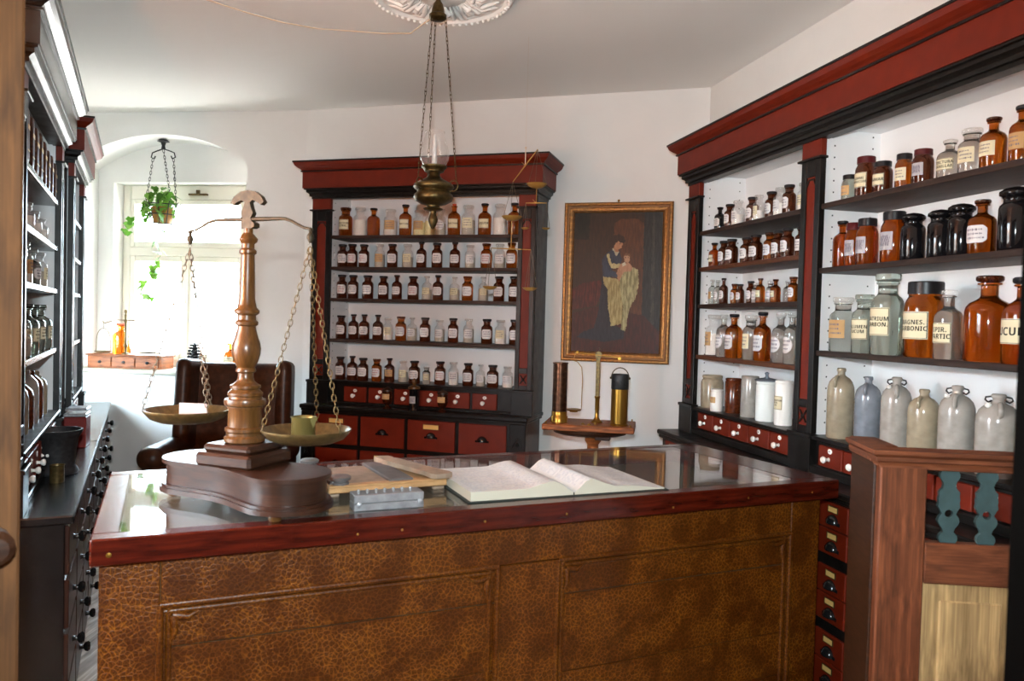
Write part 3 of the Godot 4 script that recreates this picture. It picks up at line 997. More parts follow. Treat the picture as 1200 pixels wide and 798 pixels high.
func back_cabinet() -> void:
	var t := thing("apothecary_cabinet", "tall red and black apothecary cabinet against the back wall beside the painting", "cabinet", TB, "apothecary cabinets")
	var zb := -0.395
	# lower chest
	part(boxes([[0.012, 1.558, 0.0, 0.92, zb, -0.022]], 0.003), "chest", "black_paint", t)
	part(boxes([[1.5585, 1.5605, 0.04, 0.915, zb + 0.01, -0.03]]), "side_panel", "dark_walnut", t)
	part(boxes([[-0.012, 1.582, 0.922, 0.95, zb, 0.006]], 0.006), "worktop", "black_paint", t)
	part(boxes([[-0.004, 1.574, 0.905, 0.922, zb, -0.004]], 0.004), "worktop_moulding", "black_paint", t)
	var cols := [[0.107, 0.417], [0.440, 0.753], [0.777, 1.103], [1.129, 1.444]]
	drawer_row(t, cols, 0.695, 0.890, -0.010, "cup", [0, 2])
	drawer_row(t, cols, 0.470, 0.665, -0.010, "cup", [1, 3])
	drawer_row(t, cols, 0.245, 0.440, -0.010, "cup", [0, 2])
	for x in [[0.0, 0.085], [1.468, 1.570]]:
		var p := part(boxes([[x[0], x[1], 0.0, 0.905, -0.06, -0.004]], 0.004), "corner_post", "black_paint", t)
		var g := Geo.new()
		for k in 5:
			var y := 0.16 + k * 0.15
			g.tube([Vector3(x[0] + 0.02, y, -0.002), Vector3((x[0] + x[1]) / 2.0, y + 0.06, 0.002), Vector3(x[1] - 0.02, y, -0.002)], 0.005, 5)
			g.ball(Vector3((x[0] + x[1]) / 2.0, y + 0.02, -0.002), 0.012, 8)
		part(g, "carving", "black_paint", p)
	# row of small drawers
	var zf := -0.09
	part(boxes([[0.0, 1.575, 0.95, 1.096, zb, zf - 0.022]], 0.003), "drawer_case", "black_paint", t)
	part(boxes([[0.12, 1.455, 0.95, 0.968, zb, zf + 0.004]], 0.004), "case_foot", "black_paint", t)
	cols = []
	for k in 6:
		cols.append([0.266 + k * 0.1835, 0.266 + k * 0.1835 + 0.165])
	drawer_row(t, cols, 0.972, 1.074, zf - 0.008, "knob")
	for q in [[0.0, 0.124, 1.09, 2.40, zb, zf - 0.04], [1.476, 1.575, 1.09, 2.40, zb, zf - 0.04]]:
		part(boxes([q]), "outer_side", "black_paint", t)
	bay(t, 0.126, 1.474, zb, zf, 1.096, 2.335, [2.09, 1.879, 1.668, 1.392], 1.112, ["shelf_wood"])
	pilaster(t, 0.003, 0.143, 0.95, 2.335, zf)
	pilaster(t, 1.462, 1.575, 0.95, 2.335, zf)
	entablature(t, 0.003, 1.575, zb, zf, 2.335)

func right_cabinet() -> void:
	var t := thing("apothecary_cabinet", "long red and black apothecary cabinet with two bays along the right wall", "cabinet", TR, "apothecary cabinets")
	var zb := -0.42
	var zf := -0.12
	var e := 2.80
	part(boxes([[0.012, e, 0.0, 0.92, zb, -0.022]], 0.003), "chest", "black_paint", t)
	part(boxes([[-0.012, e, 0.925, 0.95, zb, 0.006]], 0.006), "worktop", "black_paint", t)
	part(boxes([[-0.004, e, 0.905, 0.925, zb, -0.004]], 0.004), "worktop_moulding", "black_paint", t)
	var cols := []
	for k in 15:
		cols.append([0.07 + k * 0.18, 0.07 + k * 0.18 + 0.17])
	for y in [[0.800, 0.897], [0.699, 0.796], [0.553, 0.655], [0.447, 0.549], [0.30, 0.405], [0.191, 0.296]]:
		drawer_row(t, cols, y[0], y[1], -0.012, "cup", range(15))
	part(boxes([[0.03, e, 0.95, 1.085, zb, zf - 0.022]], 0.003), "drawer_case", "black_paint", t)
	part(boxes([[0.16, 1.14, 0.95, 0.985, zb, zf + 0.006], [1.27, e, 0.95, 0.985, zb, zf + 0.006]], 0.005), "case_foot", "black_paint", t)
	cols = [[0.232, 0.397], [0.408, 0.578], [0.590, 0.758], [0.770, 0.944], [0.956, 1.112]]
	for k in 8:
		cols.append([1.322 + k * 0.160, 1.322 + k * 0.160 + 0.150])
	drawer_row(t, cols, 0.990, 1.074, zf - 0.008, "knob")
	for q in [[0.04, 0.146, 1.08, 2.40, zb, zf - 0.04], [1.162, 1.253, 1.08, 2.40, zb, zf - 0.04]]:
		part(boxes([q]), "outer_side", "black_paint", t)
	bay(t, 0.148, 1.160, zb, zf, 1.085, 2.335, [2.065, 1.867, 1.665, 1.387], 1.10, ["shelf_wood", "shelf_brown"])
	bay(t, 1.255, e, zb, zf, 1.085, 2.335, [2.065, 1.80, 1.459], 1.107, ["shelf_wood"])
	pilaster(t, 0.040, 0.172, 0.95, 2.335, zf)
	pilaster(t, 1.142, 1.275, 0.95, 2.335, zf)
	pilaster(t, 2.66, 2.79, 0.95, 2.335, zf)
	entablature(t, 0.040, e, zb, zf, 2.335)

func left_cabinets() -> void:
	var zb := -0.475
	var b := thing("drawer_counter", "low black drawer counter under the left wall cabinets", "counter", TL)
	part(boxes([[0.012, 3.62, 0.0, 0.82, zb, -0.022]], 0.003), "chest", "black_lacquer", b)
	part(boxes([[0.0, 1.66, 0.82, 0.85, zb, 0.006]], 0.005), "worktop", "black_lacquer", b)
	part(boxes([[1.664, 3.62, 0.82, 0.85, zb, 0.006]], 0.005), "worktop", "black_lacquer", b)
	for c in 9:
		for r in 4:
			drawer(b, 0.05 + c * 0.395, 0.05 + c * 0.395 + 0.36, 0.07 + r * 0.188, 0.07 + r * 0.188 + 0.17, -0.010, "black_knob", false, "brown_lacquer")
	var spans := [[0.02, 1.52, -0.155], [1.86, 2.80, -0.135]]
	var names := ["dark apothecary cabinet nearest the door along the left wall", "red friezed apothecary cabinet behind the first one along the left wall"]
	for k in 2:
		var x0: float = spans[k][0]
		var x1: float = spans[k][1]
		var zf: float = spans[k][2]
		var t := thing("apothecary_cabinet", names[k], "cabinet", TL * at(0, 0.85, 0), "apothecary cabinets")
		var y := -0.85
		part(boxes([[x0, x1, 0.0, 0.16, zb, zf - 0.022]], 0.003), "drawer_case", "black_paint", t)
		part(boxes([[x0 + 0.1, x1 - 0.1, 0.0, 0.03, zb, zf + 0.006]], 0.004), "case_foot", "black_lacquer", t)
		var cols := []
		var nn := int((x1 - x0 - 0.26) / 0.17)
		for q in nn:
			cols.append([x0 + 0.14 + q * 0.17, x0 + 0.14 + q * 0.17 + 0.155])
		drawer_row(t, cols, 0.04, 0.15, zf - 0.008, "knob")
		for q in [[x0, x0 + 0.098, 0.16, 1.55, zb, zf - 0.04], [x1 - 0.098, x1, 0.16, 1.55, zb, zf - 0.04]]:
			part(boxes([q]), "outer_side", "dark_walnut", t)
		bay(t, x0 + 0.10, x1 - 0.10, zb, zf, 0.165, 2.335 + y, [2.065 + y, 1.845 + y, 1.640 + y, 1.357 + y], 1.05 + y, ["black_lacquer"])
		pilaster(t, x0, x0 + 0.12, 0.0, 2.335 + y, zf)
		pilaster(t, x1 - 0.12, x1, 0.0, 2.335 + y, zf)
		entablature(t, x0, x1, zb, zf, 2.335 + y, ["black_lacquer", "red_paint"][k])


# ---------------------------------------------------------------- the counter
func counter() -> void:
	var t := thing("display_counter", "long shop counter with crackled brown varnish and a glazed top", "counter", TC)
	var w := 2.327
	var d := -0.83
	var zf := -0.035
	# carcass
	part(boxes([[0.022, w - 0.06, 0.0, 0.94, d + 0.04, zf - 0.02], [0.022, w - 0.06, 0.94, 0.955, d + 0.04, zf - 0.02]]), "carcass", "case_lining", t)
	part(boxes([[0.018, 0.022, 0.0, 0.955, d + 0.035, zf], [w - 0.06, w - 0.054, 0.0, 0.955, d + 0.035, zf], [0.018, w - 0.054, 0.0, 0.955, d + 0.034, d + 0.04]]), "side_board", "crackled_varnish", t)
	# framed front
	part(boxes([[0.02, 0.150, 0.0, 0.955, zf - 0.02, zf]], 0.003), "stile", "crackled_varnish", t)
	part(boxes([[1.040, 1.236, 0.0, 0.838, zf - 0.02, zf]], 0.003), "stile", "crackled_varnish", t)
	part(boxes([[2.145, w - 0.054, 0.0, 0.955, zf - 0.02, zf]], 0.003), "stile", "crackled_varnish", t)
	part(boxes([[0.151, 2.144, 0.840, 0.955, zf - 0.02, zf]], 0.003), "top_rail", "crackled_varnish", t)
	part(boxes([[0.151, 1.039, 0.0, 0.14, zf - 0.02, zf]], 0.003), "bottom_rail", "crackled_varnish", t)
	part(boxes([[1.237, 2.144, 0.0, 0.14, zf - 0.02, zf]], 0.003), "bottom_rail", "crackled_varnish", t)
	for x in [[0.150, 1.040], [1.236, 2.145]]:
		var g := Geo.new()
		var y0 := 0.14
		var y1 := 0.838
		# moulding round the sunk field
		for q in [[x[0], y0, x[0], y1], [x[0], y1, x[1], y1], [x[1], y1, x[1], y0], [x[1], y0, x[0], y0]]:
			g.tube([Vector3(q[0], q[1], zf - 0.002), Vector3(q[2], q[3], zf - 0.002)], 0.009, 8)
		for q in [[x[0], y0, x[0], y1, 0.02, 0.0], [x[0], y1, x[1], y1, 0.0, -0.02], [x[1], y1, x[1], y0, -0.02, 0.0], [x[1], y0, x[0], y0, 0.0, 0.02]]:
			g.tube([Vector3(q[0] + q[4], q[1] + q[5], zf - 0.012), Vector3(q[2] + q[4], q[3] + q[5], zf - 0.012)], 0.008, 8)
		part(g, "panel_moulding", "crackled_varnish", t)
		# the field is joined of three boards; the joints are open
		var ys := [y0, 0.34, 0.53 if x[0] < 1.0 else 0.49, 0.728, y1]
		for k in 4:
			part(boxes([[x[0], x[1], ys[k] + 0.0012, ys[k + 1] - 0.0012, zf - 0.019, zf - 0.010 - 0.0015 * (k % 2)]], 0.002), "board", "crackled_varnish", t)
		for q in [[x[0] + 0.03, y1 - 0.03, -1.0], [x[1] - 0.03, y1 - 0.03, 1.0]]:      # little carved corner pieces
			var c := Geo.new()
			c.tube([Vector3(q[0], q[1], zf - 0.008), Vector3(q[0] - q[2] * 0.035, q[1] - 0.006, zf - 0.004), Vector3(q[0] - q[2] * 0.06, q[1] + 0.004, zf - 0.009)], 0.008, 6, false, [0.012, 0.009, 0.003])
			c.tube([Vector3(q[0], q[1], zf - 0.008), Vector3(q[0] - q[2] * 0.004, q[1] - 0.04, zf - 0.004), Vector3(q[0] + q[2] * 0.004, q[1] - 0.065, zf - 0.009)], 0.008, 6, false, [0.012, 0.009, 0.003])
			part(c, "corner_carving", "crackled_varnish", t)
	# mahogany frame of the glass
	var fr := 0.055
	part(boxes([[0.0, w, 0.955, 1.02, -fr, 0.0]], 0.004), "glass_frame", "mahogany", t)
	part(boxes([[0.0, w, 0.955, 1.02, d, d + fr]], 0.004), "glass_frame", "mahogany", t)
	part(boxes([[0.0, fr + 0.005, 0.955, 1.0195, d + fr, -fr]], 0.004), "glass_frame", "mahogany", t)
	part(boxes([[w - 0.15, w, 0.955, 1.0195, d + fr, -fr]], 0.004), "glass_frame", "mahogany", t)
	part(boxes([[fr + 0.001, w - 0.151, 1.012, 1.019, d + fr + 0.001, -fr - 0.001]]), "glass_top", "pane_glass", t)
	var g2 := Geo.new()
	for x in [0.04, 0.62, 0.74, 0.98, 1.24, 1.62, 1.92, 2.20]:
		g2.xf = Transform3D(Basis(Vector3.RIGHT, PI / 2), Vector3(x, 0.985 - fmod(x * 7.3, 1.0) * 0.012, 0.0))
		g2.lathe(v2([0.006 if x < 0.1 else 0.0035, 0.0, 0.006 if x < 0.1 else 0.0035, 0.001, 0.0, 0.002]), 8)
	part(g2, "brass_pins", "brass", t)


func partition() -> void:
	# the low wooden gate that closes the shop side, at the right edge of the picture
	var t := thing("wooden_gate", "reddish wooden gate with a pierced green grille and a pale lower panel", "gate", at(0.955, 0, -1.99, deg_to_rad(-6.0)))
	var w := 0.44
	var g := boxes([[0.0, 0.115, 0.0, 1.205, -0.035, 0.0]], 0.004)
	part(g, "stile", "gate_wood", t)
	part(boxes([[w - 0.10, w, 0.0, 1.205, -0.035, 0.0]], 0.004), "stile", "gate_wood", t)
	part(boxes([[0.115, w - 0.10, 0.905, 1.010, -0.035, 0.0]], 0.003), "rail", "gate_wood_across", t)
	part(boxes([[0.115, w - 0.10, 1.196, 1.205, -0.035, 0.0]], 0.002), "rail", "gate_wood_across", t)
	part(boxes([[0.115, w - 0.10, 0.10, 0.20, -0.035, 0.0]], 0.003), "rail", "gate_wood_across", t)
	part(boxes([[0.115, w - 0.10, 0.20, 0.905, -0.028, -0.010]]), "panel", "gate_panel", t)
	part(boxes([[0.158, w - 0.13, 0.25, 0.862, -0.012, -0.004]], 0.005), "raised_field", "gate_panel", t)
	g = Geo.new()
	g.sweep(v2([-0.02, 1.205, 0.006, 1.205, 0.010, 1.214, 0.018, 1.218, 0.018, 1.228, 0.028, 1.236, 0.028, 1.246, -0.02, 1.250]), [Vector2(0.0, -0.20), Vector2(0.0, 0.0), Vector2(w, 0.0)])
	part(g, "cap_moulding", "gate_wood_across", t)
	part(boxes([[-0.005, w, 1.200, 1.246, -0.045, 0.005]]), "cap_core", "gate_wood_across", t)
	g = boxes([[-0.004, 0.05, 0.0, 1.205, -0.22, -0.036]], 0.003)
	part(g, "side_post", "dark_walnut", t)
	part(boxes([[-0.012, 0.06, 1.205, 1.248, -0.22, -0.045]], 0.004), "side_cap", "gate_wood", t)
	for k in 2:
		var pg := PackedVector2Array()
		var hs := [0.026, 0.034, 0.033, 0.024, 0.020, 0.024, 0.036, 0.034, 0.037, 0.035, 0.038, 0.030, 0.024, 0.034, 0.037, 0.032, 0.022, 0.018, 0.030, 0.032, 0.026]
		var n := hs.size()
		for j in n:
			pg.append(Vector2(hs[n - 1 - j] * 0.72, 1.010 + 0.186 * j / (n - 1)))
		for j in n:
			pg.append(Vector2(-hs[j] * 0.72, 1.010 + 0.186 * (n - 1 - j) / (n - 1)))
		var c := Geo.new()
		c.xf = at(0.175 + k * 0.092, 0, 0)
		# pierced by a round hole: built as two halves round it
		var hole := Vector2(0.0, 1.085)
		var left := PackedVector2Array()
		var right := PackedVector2Array()
		for q in pg:
			if q.x >= 0.0:
				right.append(q)
			else:
				left.append(q)
		right.append(Vector2(0, 1.196))
		for j in 9:
			var a := PI / 2 - PI * j / 8
			right.append(hole + Vector2(cos(a), sin(a)) * 0.0105)
		right.append(Vector2(0, 1.010))
		left.append(Vector2(0, 1.010))
		for j in 9:
			var a := -PI / 2 - PI * j / 8
			left.append(hole + Vector2(cos(a), sin(a)) * 0.0105)
		left.append(Vector2(0, 1.196))
		c.prism(right, -0.024, -0.012)
		c.prism(left, -0.024, -0.012)
		part(c, "baluster", "green_paint", t)


# ---------------------------------------------------------------- furniture and instruments
func rbox(g: Geo, c: Vector3, s: Vector3, r: float, m := 10) -> void:      # box with fully rounded edges
	var h := s * 0.5
	r = minf(r, minf(h.x, minf(h.y, h.z)))
	var inner := h - Vector3(r, r, r)
	for ax in 3:
		var u := (ax + 1) % 3
		var w := (ax + 2) % 3
		for sg in [-1.0, 1.0]:
			var first := g.v.size()
			for i in m + 1:
				for j in m + 1:
					var p := Vector3.ZERO
					p[ax] = sg * h[ax]
					p[u] = lerpf(-h[u], h[u], smoothstep(0.0, 1.0, float(i) / m) * 0.5 + float(i) / m * 0.5)
					p[w] = lerpf(-h[w], h[w], smoothstep(0.0, 1.0, float(j) / m) * 0.5 + float(j) / m * 0.5)
					var q := p.clamp(-inner, inner)
					var nn := (p - q).normalized()
					g.vert(c + q + nn * r, nn)
			for i in m:
				for j in m:
					var q := first + i * (m + 1) + j
					g.face(q, q + 1, q + m + 1)
					g.face(q + 1, q + m + 2, q + m + 1)

func chain(g: Geo, a: Vector3, b: Vector3, pitch: float, half_len: float, half_w: float, r: float, sag := 0.0) -> void:
	var n := maxi(1, int(round(a.distance_to(b) / pitch)))
	for k in n:
		var t0 := float(k) / n
		var t1 := float(k + 1) / n
		var p0 := a.lerp(b, t0) - Vector3(0, sag * 4.0 * t0 * (1.0 - t0), 0)
		var p1 := a.lerp(b, t1) - Vector3(0, sag * 4.0 * t1 * (1.0 - t1), 0)
		var d := (p1 - p0).normalized()
		var s := d.cross(Vector3.RIGHT if absf(d.x) < 0.8 else Vector3.FORWARD).normalized()
		if k % 2 == 1:
			s = d.cross(s).normalized()
		s = s.rotated(d, 0.6)
		var c := (p0 + p1) / 2.0
		var pts := []
		for j in 8:
			var an := TAU * j / 8
			pts.append(c + d * cos(an) * half_len + s * sin(an) * half_w)
		g.tube(pts, r, 4, true)

func armchair() -> void:
	var t := thing("armchair", "brown leather wing armchair standing under the window behind the balance", "armchair", at(-1.775, 0, -4.86, deg_to_rad(4.0)))
	var g := Geo.new()
	rbox(g, Vector3(0, 0.30, 0.0), Vector3(0.62, 0.22, 0.60), 0.05)
	part(g, "seat_base", "leather", t)
	g = Geo.new()
	rbox(g, Vector3(0, 0.45, 0.04), Vector3(0.50, 0.14, 0.54), 0.06)
	part(g, "seat_cushion", "leather", t)
	g = Geo.new()
	g.xf = Transform3D(Basis(Vector3.RIGHT, deg_to_rad(-5)), Vector3(0, 0, 0))
	rbox(g, Vector3(0, 0.82, -0.24), Vector3(0.66, 0.84, 0.14), 0.055, 14)
	part(g, "backrest", "leather", t)
	for s in [-1.0, 1.0]:
		g = Geo.new()
		g.xf = Transform3D(Basis(Vector3.UP, s * deg_to_rad(6)) * Basis(Vector3.RIGHT, deg_to_rad(-5)), Vector3(s * 0.322, 0, -0.10))
		rbox(g, Vector3(0, 0.95, -0.06), Vector3(0.10, 0.60, 0.30), 0.048, 12)
		part(g, "wing", "leather", t)
		g = Geo.new()
		rbox(g, Vector3(s * 0.335, 0.48, 0.04), Vector3(0.12, 0.36, 0.60), 0.05)
		rbox(g, Vector3(s * 0.345, 0.68, 0.06), Vector3(0.16, 0.14, 0.58), 0.068, 12)
		part(g, "armrest", "leather", t)
		for z in [-0.25, 0.25]:
			g = Geo.new()
			g.xf = at(s * 0.26, 0, z)
			g.lathe(v2([0.016, 0.0, 0.022, 0.02, 0.028, 0.20, 0.0, 0.20]), 10)
			part(g, "leg", "dark_walnut", t)

func peanut(l: float, w0: float, waist: float, grow: float) -> PackedVector2Array:      # outline with two round ends and a drawn-in waist
	var pg := PackedVector2Array()
	var h := l / 2.0 - w0
	var r := w0 + grow
	for k in 13:
		var a := -PI * 0.5 + PI * k / 12
		pg.append(Vector2(h + cos(a) * r, sin(a) * r))
	for k in range(1, 8):
		var t := k / 8.0
		var x := lerpf(h, -h, t)
		pg.append(Vector2(x, r - waist * pow(sin(PI * t), 1.5)))
	for k in 13:
		var a := PI * 0.5 + PI * k / 12
		pg.append(Vector2(-h + cos(a) * r, sin(a) * r))
	for k in range(1, 8):
		var t := k / 8.0
		var x := lerpf(-h, h, t)
		pg.append(Vector2(x, -r + waist * pow(sin(PI * t), 1.5)))
	return pg

func balance() -> void:
	var t := thing("pharmacy_balance", "large wooden column balance with two hanging brass pans on the counter", "balance", at(-0.738, 1.019, -2.165, deg_to_rad(-21.0)))
	var flat := Basis(Vector3.UP, deg_to_rad(-13.0)) * Basis(Vector3.RIGHT, PI / 2)      # outline in x and y laid flat; z becomes downwards
	var g := Geo.new()
	g.xf = Transform3D(flat, Vector3.ZERO)
	g.prism(peanut(0.58, 0.108, 0.026, 0.012), -0.034, -0.020, true)
	g.prism(peanut(0.58, 0.108, 0.026, 0.006), -0.042, -0.034, true)
	g.prism(peanut(0.58, 0.108, 0.026, -0.006), -0.100, -0.042, true)
	var b := part(g, "base", "dark_walnut", t)
	g = Geo.new()
	g.xf = Transform3D(flat, Vector3.ZERO)
	g.prism(peanut(0.58, 0.108, 0.026, 0.006), -0.112, -0.100, true)
	part(g, "base_top", "dark_walnut", b)
	for x in [-0.22, 0.22]:
		for z in [-0.07, 0.07]:
			g = Geo.new()
			g.xf = Transform3D(Basis(Vector3.UP, deg_to_rad(-13.0)), Vector3.ZERO) * at(x, 0, z)
			g.lathe(v2([0.014, 0.0, 0.018, 0.006, 0.017, 0.016, 0.012, 0.020, 0.0, 0.020]), 12)
			part(g, "foot", "turned_wood", b)
	g = boxes([[-0.092, 0.092, 0.112, 0.150, -0.092, 0.092], [-0.078, 0.078, 0.150, 0.172, -0.078, 0.078]], 0.008)
	g.xf = Transform3D()
	part(g, "plinth", "dark_walnut", t)
	g = Geo.new()
	g.lathe(v2([0.050, 0.172, 0.055, 0.176, 0.055, 0.186, 0.049, 0.192, 0.049, 0.200, 0.053, 0.204, 0.053, 0.212, 0.046, 0.216, 0.0445, 0.262, 0.048, 0.268, 0.048, 0.272, 0.055, 0.276, 0.057, 0.284, 0.055, 0.292, 0.046, 0.294, 0.044, 0.300, 0.047, 0.303, 0.047, 0.310, 0.042, 0.314, 0.037, 0.320, 0.041, 0.323, 0.041, 0.330, 0.033, 0.334, 0.024, 0.342, 0.021, 0.352, 0.021, 0.364, 0.027, 0.368, 0.027, 0.374, 0.024, 0.380, 0.032, 0.396, 0.038, 0.416, 0.0395, 0.432, 0.037, 0.448, 0.031, 0.464, 0.027, 0.480, 0.024, 0.494, 0.030, 0.498, 0.031, 0.506, 0.025, 0.512, 0.024, 0.524, 0.033, 0.530, 0.034, 0.538, 0.026, 0.546, 0.024, 0.556, 0.021, 0.570, 0.0195, 0.640, 0.0180, 0.692, 0.023, 0.696, 0.023, 0.704, 0.017, 0.710, 0.017, 0.722, 0.024, 0.728, 0.026, 0.736, 0.018, 0.746, 0.012, 0.752, 0.012, 0.764, 0.0, 0.766]), 28, 0.8)
	part(g, "column", "turned_wood", t)
	# brass head: forked block and a broad mushroom-shaped finial plate
	g = Geo.new()
	var pg := PackedVector2Array([Vector2(-0.018, 0.764), Vector2(0.018, 0.764), Vector2(0.020, 0.780), Vector2(0.012, 0.792), Vector2(0.020, 0.806), Vector2(0.013, 0.822), Vector2(0.009, 0.836), Vector2(0.018, 0.842), Vector2(0.034, 0.836), Vector2(0.046, 0.828), Vector2(0.056, 0.836), Vector2(0.046, 0.852), Vector2(0.024, 0.866), Vector2(0.0, 0.870), Vector2(-0.024, 0.866), Vector2(-0.046, 0.852), Vector2(-0.056, 0.836), Vector2(-0.046, 0.830), Vector2(-0.034, 0.838), Vector2(-0.018, 0.842), Vector2(-0.009, 0.836), Vector2(-0.013, 0.822), Vector2(-0.022, 0.806), Vector2(-0.013, 0.792), Vector2(-0.021, 0.780)])
	g.prism(pg, -0.008, 0.008)
	g.prism(PackedVector2Array([Vector2(0.018, 0.764), Vector2(0.028, 0.768), Vector2(0.028, 0.778), Vector2(0.018, 0.784)]), -0.012, 0.012)
	part(g, "finial", "tarnished_brass", t)
	g = Geo.new()
	var arm := []
	for k in 21:
		var u := -1.0 + k / 10.0
		var drop := 0.030 * smoothstep(0.55, 1.0, absf(u))
		arm.append(Vector3(u * 0.205, 0.790 - drop, 0.0))
	var radii := []
	for k in 21:
		radii.append(lerpf(0.0065, 0.0035, absf(-1.0 + k / 10.0)))
	g.tube(arm, 0.005, 8, false, radii)
	for s in [-1.0, 1.0]:
		g.xf = at(s * 0.205, 0.735, 0)
		g.lathe(v2([0.004, -0.012, 0.010, 0.0, 0.009, 0.008, 0.004, 0.016, 0.007, 0.024, 0.0, 0.030]), 10)
		g.xf = Transform3D()
		g.tube([Vector3(s * 0.205, 0.726, 0), Vector3(s * 0.205 + 0.008, 0.716, 0), Vector3(s * 0.205, 0.706, 0), Vector3(s * 0.205 - 0.008, 0.716, 0)], 0.0016, 5, true)
	part(g, "beam", "tarnished_brass", t)
	for s in [-1.0, 1.0]:
		var py := 0.212 if s < 0.0 else 0.186
		g = Geo.new()
		g.xf = at(s * 0.205, py, 0)
		g.lathe(v2([0.0, 0.0, 0.075, 0.002, 0.100, 0.012, 0.114, 0.028, 0.119, 0.034, 0.119, 0.038, 0.114, 0.037, 0.098, 0.018, 0.075, 0.007, 0.0, 0.005]), 40)
		var pan := part(g, "pan", "old_brass", t)
		for k in 3:
			g = Geo.new()
			var a := TAU * k / 3 + (0.35 if s < 0.0 else 0.15)
			var e := Vector3(s * 0.205 + cos(a) * 0.117, py + 0.038, sin(a) * 0.117)
			chain(g, e, Vector3(s * 0.205, 0.710, 0), 0.0165, 0.0115, 0.0055, 0.0013)
			g.tube([e + Vector3(0.007, 0, 0), e + Vector3(0, 0.007, 0), e - Vector3(0.007, 0, 0), e - Vector3(0, 0.007, 0)], 0.0016, 5, true)
			part(g, "chain", "old_brass" if s > 0.0 else "wire_metal", pan)

func hanging_lamp() -> void:
	var t := thing("hanging_lamp", "brass oil lamp with a glass chimney hanging on three chains from the ceiling", "lamp", at(-0.377, 1.945, -3.58))
	var g := Geo.new()
	g.lathe(v2([0.0, 0.955, 0.028, 0.958, 0.040, 0.968, 0.040, 0.982, 0.030, 0.988, 0.028, 1.006, 0.022, 1.030, 0.012, 1.045, 0.009, 1.060, 0.0, 1.066]), 24)
	part(g, "ceiling_cup", "dark_bronze", t)
	g = Geo.new()
	g.lathe(v2([0.0, 0.012, 0.007, 0.014, 0.014, 0.026, 0.021, 0.044, 0.023, 0.056, 0.018, 0.070, 0.013, 0.082, 0.015, 0.092, 0.040, 0.098, 0.046, 0.104, 0.030, 0.110, 0.030, 0.118, 0.060, 0.126, 0.084, 0.140, 0.091, 0.154, 0.088, 0.168, 0.076, 0.176, 0.074, 0.186, 0.088, 0.194, 0.093, 0.204, 0.089, 0.214, 0.070, 0.226, 0.050, 0.236, 0.036, 0.244, 0.028, 0.254, 0.026, 0.266, 0.044, 0.272, 0.046, 0.280, 0.052, 0.286, 0.058, 0.292, 0.058, 0.298, 0.048, 0.302, 0.0, 0.302]), 36, 0.6)
	part(g, "oil_font", "dark_bronze", t)
	g = Geo.new()
	g.tube([Vector3(0, 0.012, 0), Vector3(0.006, 0.006, 0), Vector3(0, 0, 0), Vector3(-0.006, 0.006, 0)], 0.0018, 5, true)
	part(g, "bottom_ring", "dark_bronze", t)
	g = Geo.new()
	g.lathe(v2([0.050, 0.300, 0.054, 0.306, 0.064, 0.325, 0.0675, 0.345, 0.066, 0.365, 0.060, 0.388, 0.052, 0.412, 0.045, 0.432, 0.041, 0.446, 0.045, 0.450, 0.046, 0.454, 0.044, 0.458, 0.041, 0.456]), 32, 0.3)
	part(g, "glass_chimney", "lamp_chimney_glass", t)
	g = Geo.new()
	g.lathe(v2([0.012, 0.302, 0.012, 0.330, 0.011, 0.334, 0.011, 0.408, 0.008, 0.414, 0.004, 0.440, 0.0, 0.441]), 14)
	part(g, "candle_tube", "candle_white", t)
	for k in 3:
		var a := TAU * k / 3 + 0.12
		var o := Vector3(cos(a), 0, sin(a))
		g = Geo.new()
		var pts := []
		for j in 15:      # scroll handle that carries the chain
			var u := j / 14.0
			var an := -PI * 0.65 + u * TAU * 0.95
			var r := 0.026 * (1.0 - 0.45 * u)
			pts.append(o * (0.090 + r * cos(an)) + Vector3(0, 0.212 + r * sin(an) * 1.1, 0))
		pts.push_front(o * 0.072 + Vector3(0, 0.165, 0))
		g.tube(pts, 0.0035, 6)
		part(g, "scroll_handle", "dark_bronze", t)
		g = Geo.new()
		chain(g, o * 0.104 + Vector3(0, 0.235, 0), o * 0.036 + Vector3(0, 0.966, 0), 0.040, 0.024, 0.0045, 0.0014)
		for j in 18:
			g.ball((o * 0.104 + Vector3(0, 0.235, 0)).lerp(o * 0.036 + Vector3(0, 0.966, 0), (j + 0.5) / 18.0), 0.0036, 6)
		part(g, "chain", "dark_bronze", t)

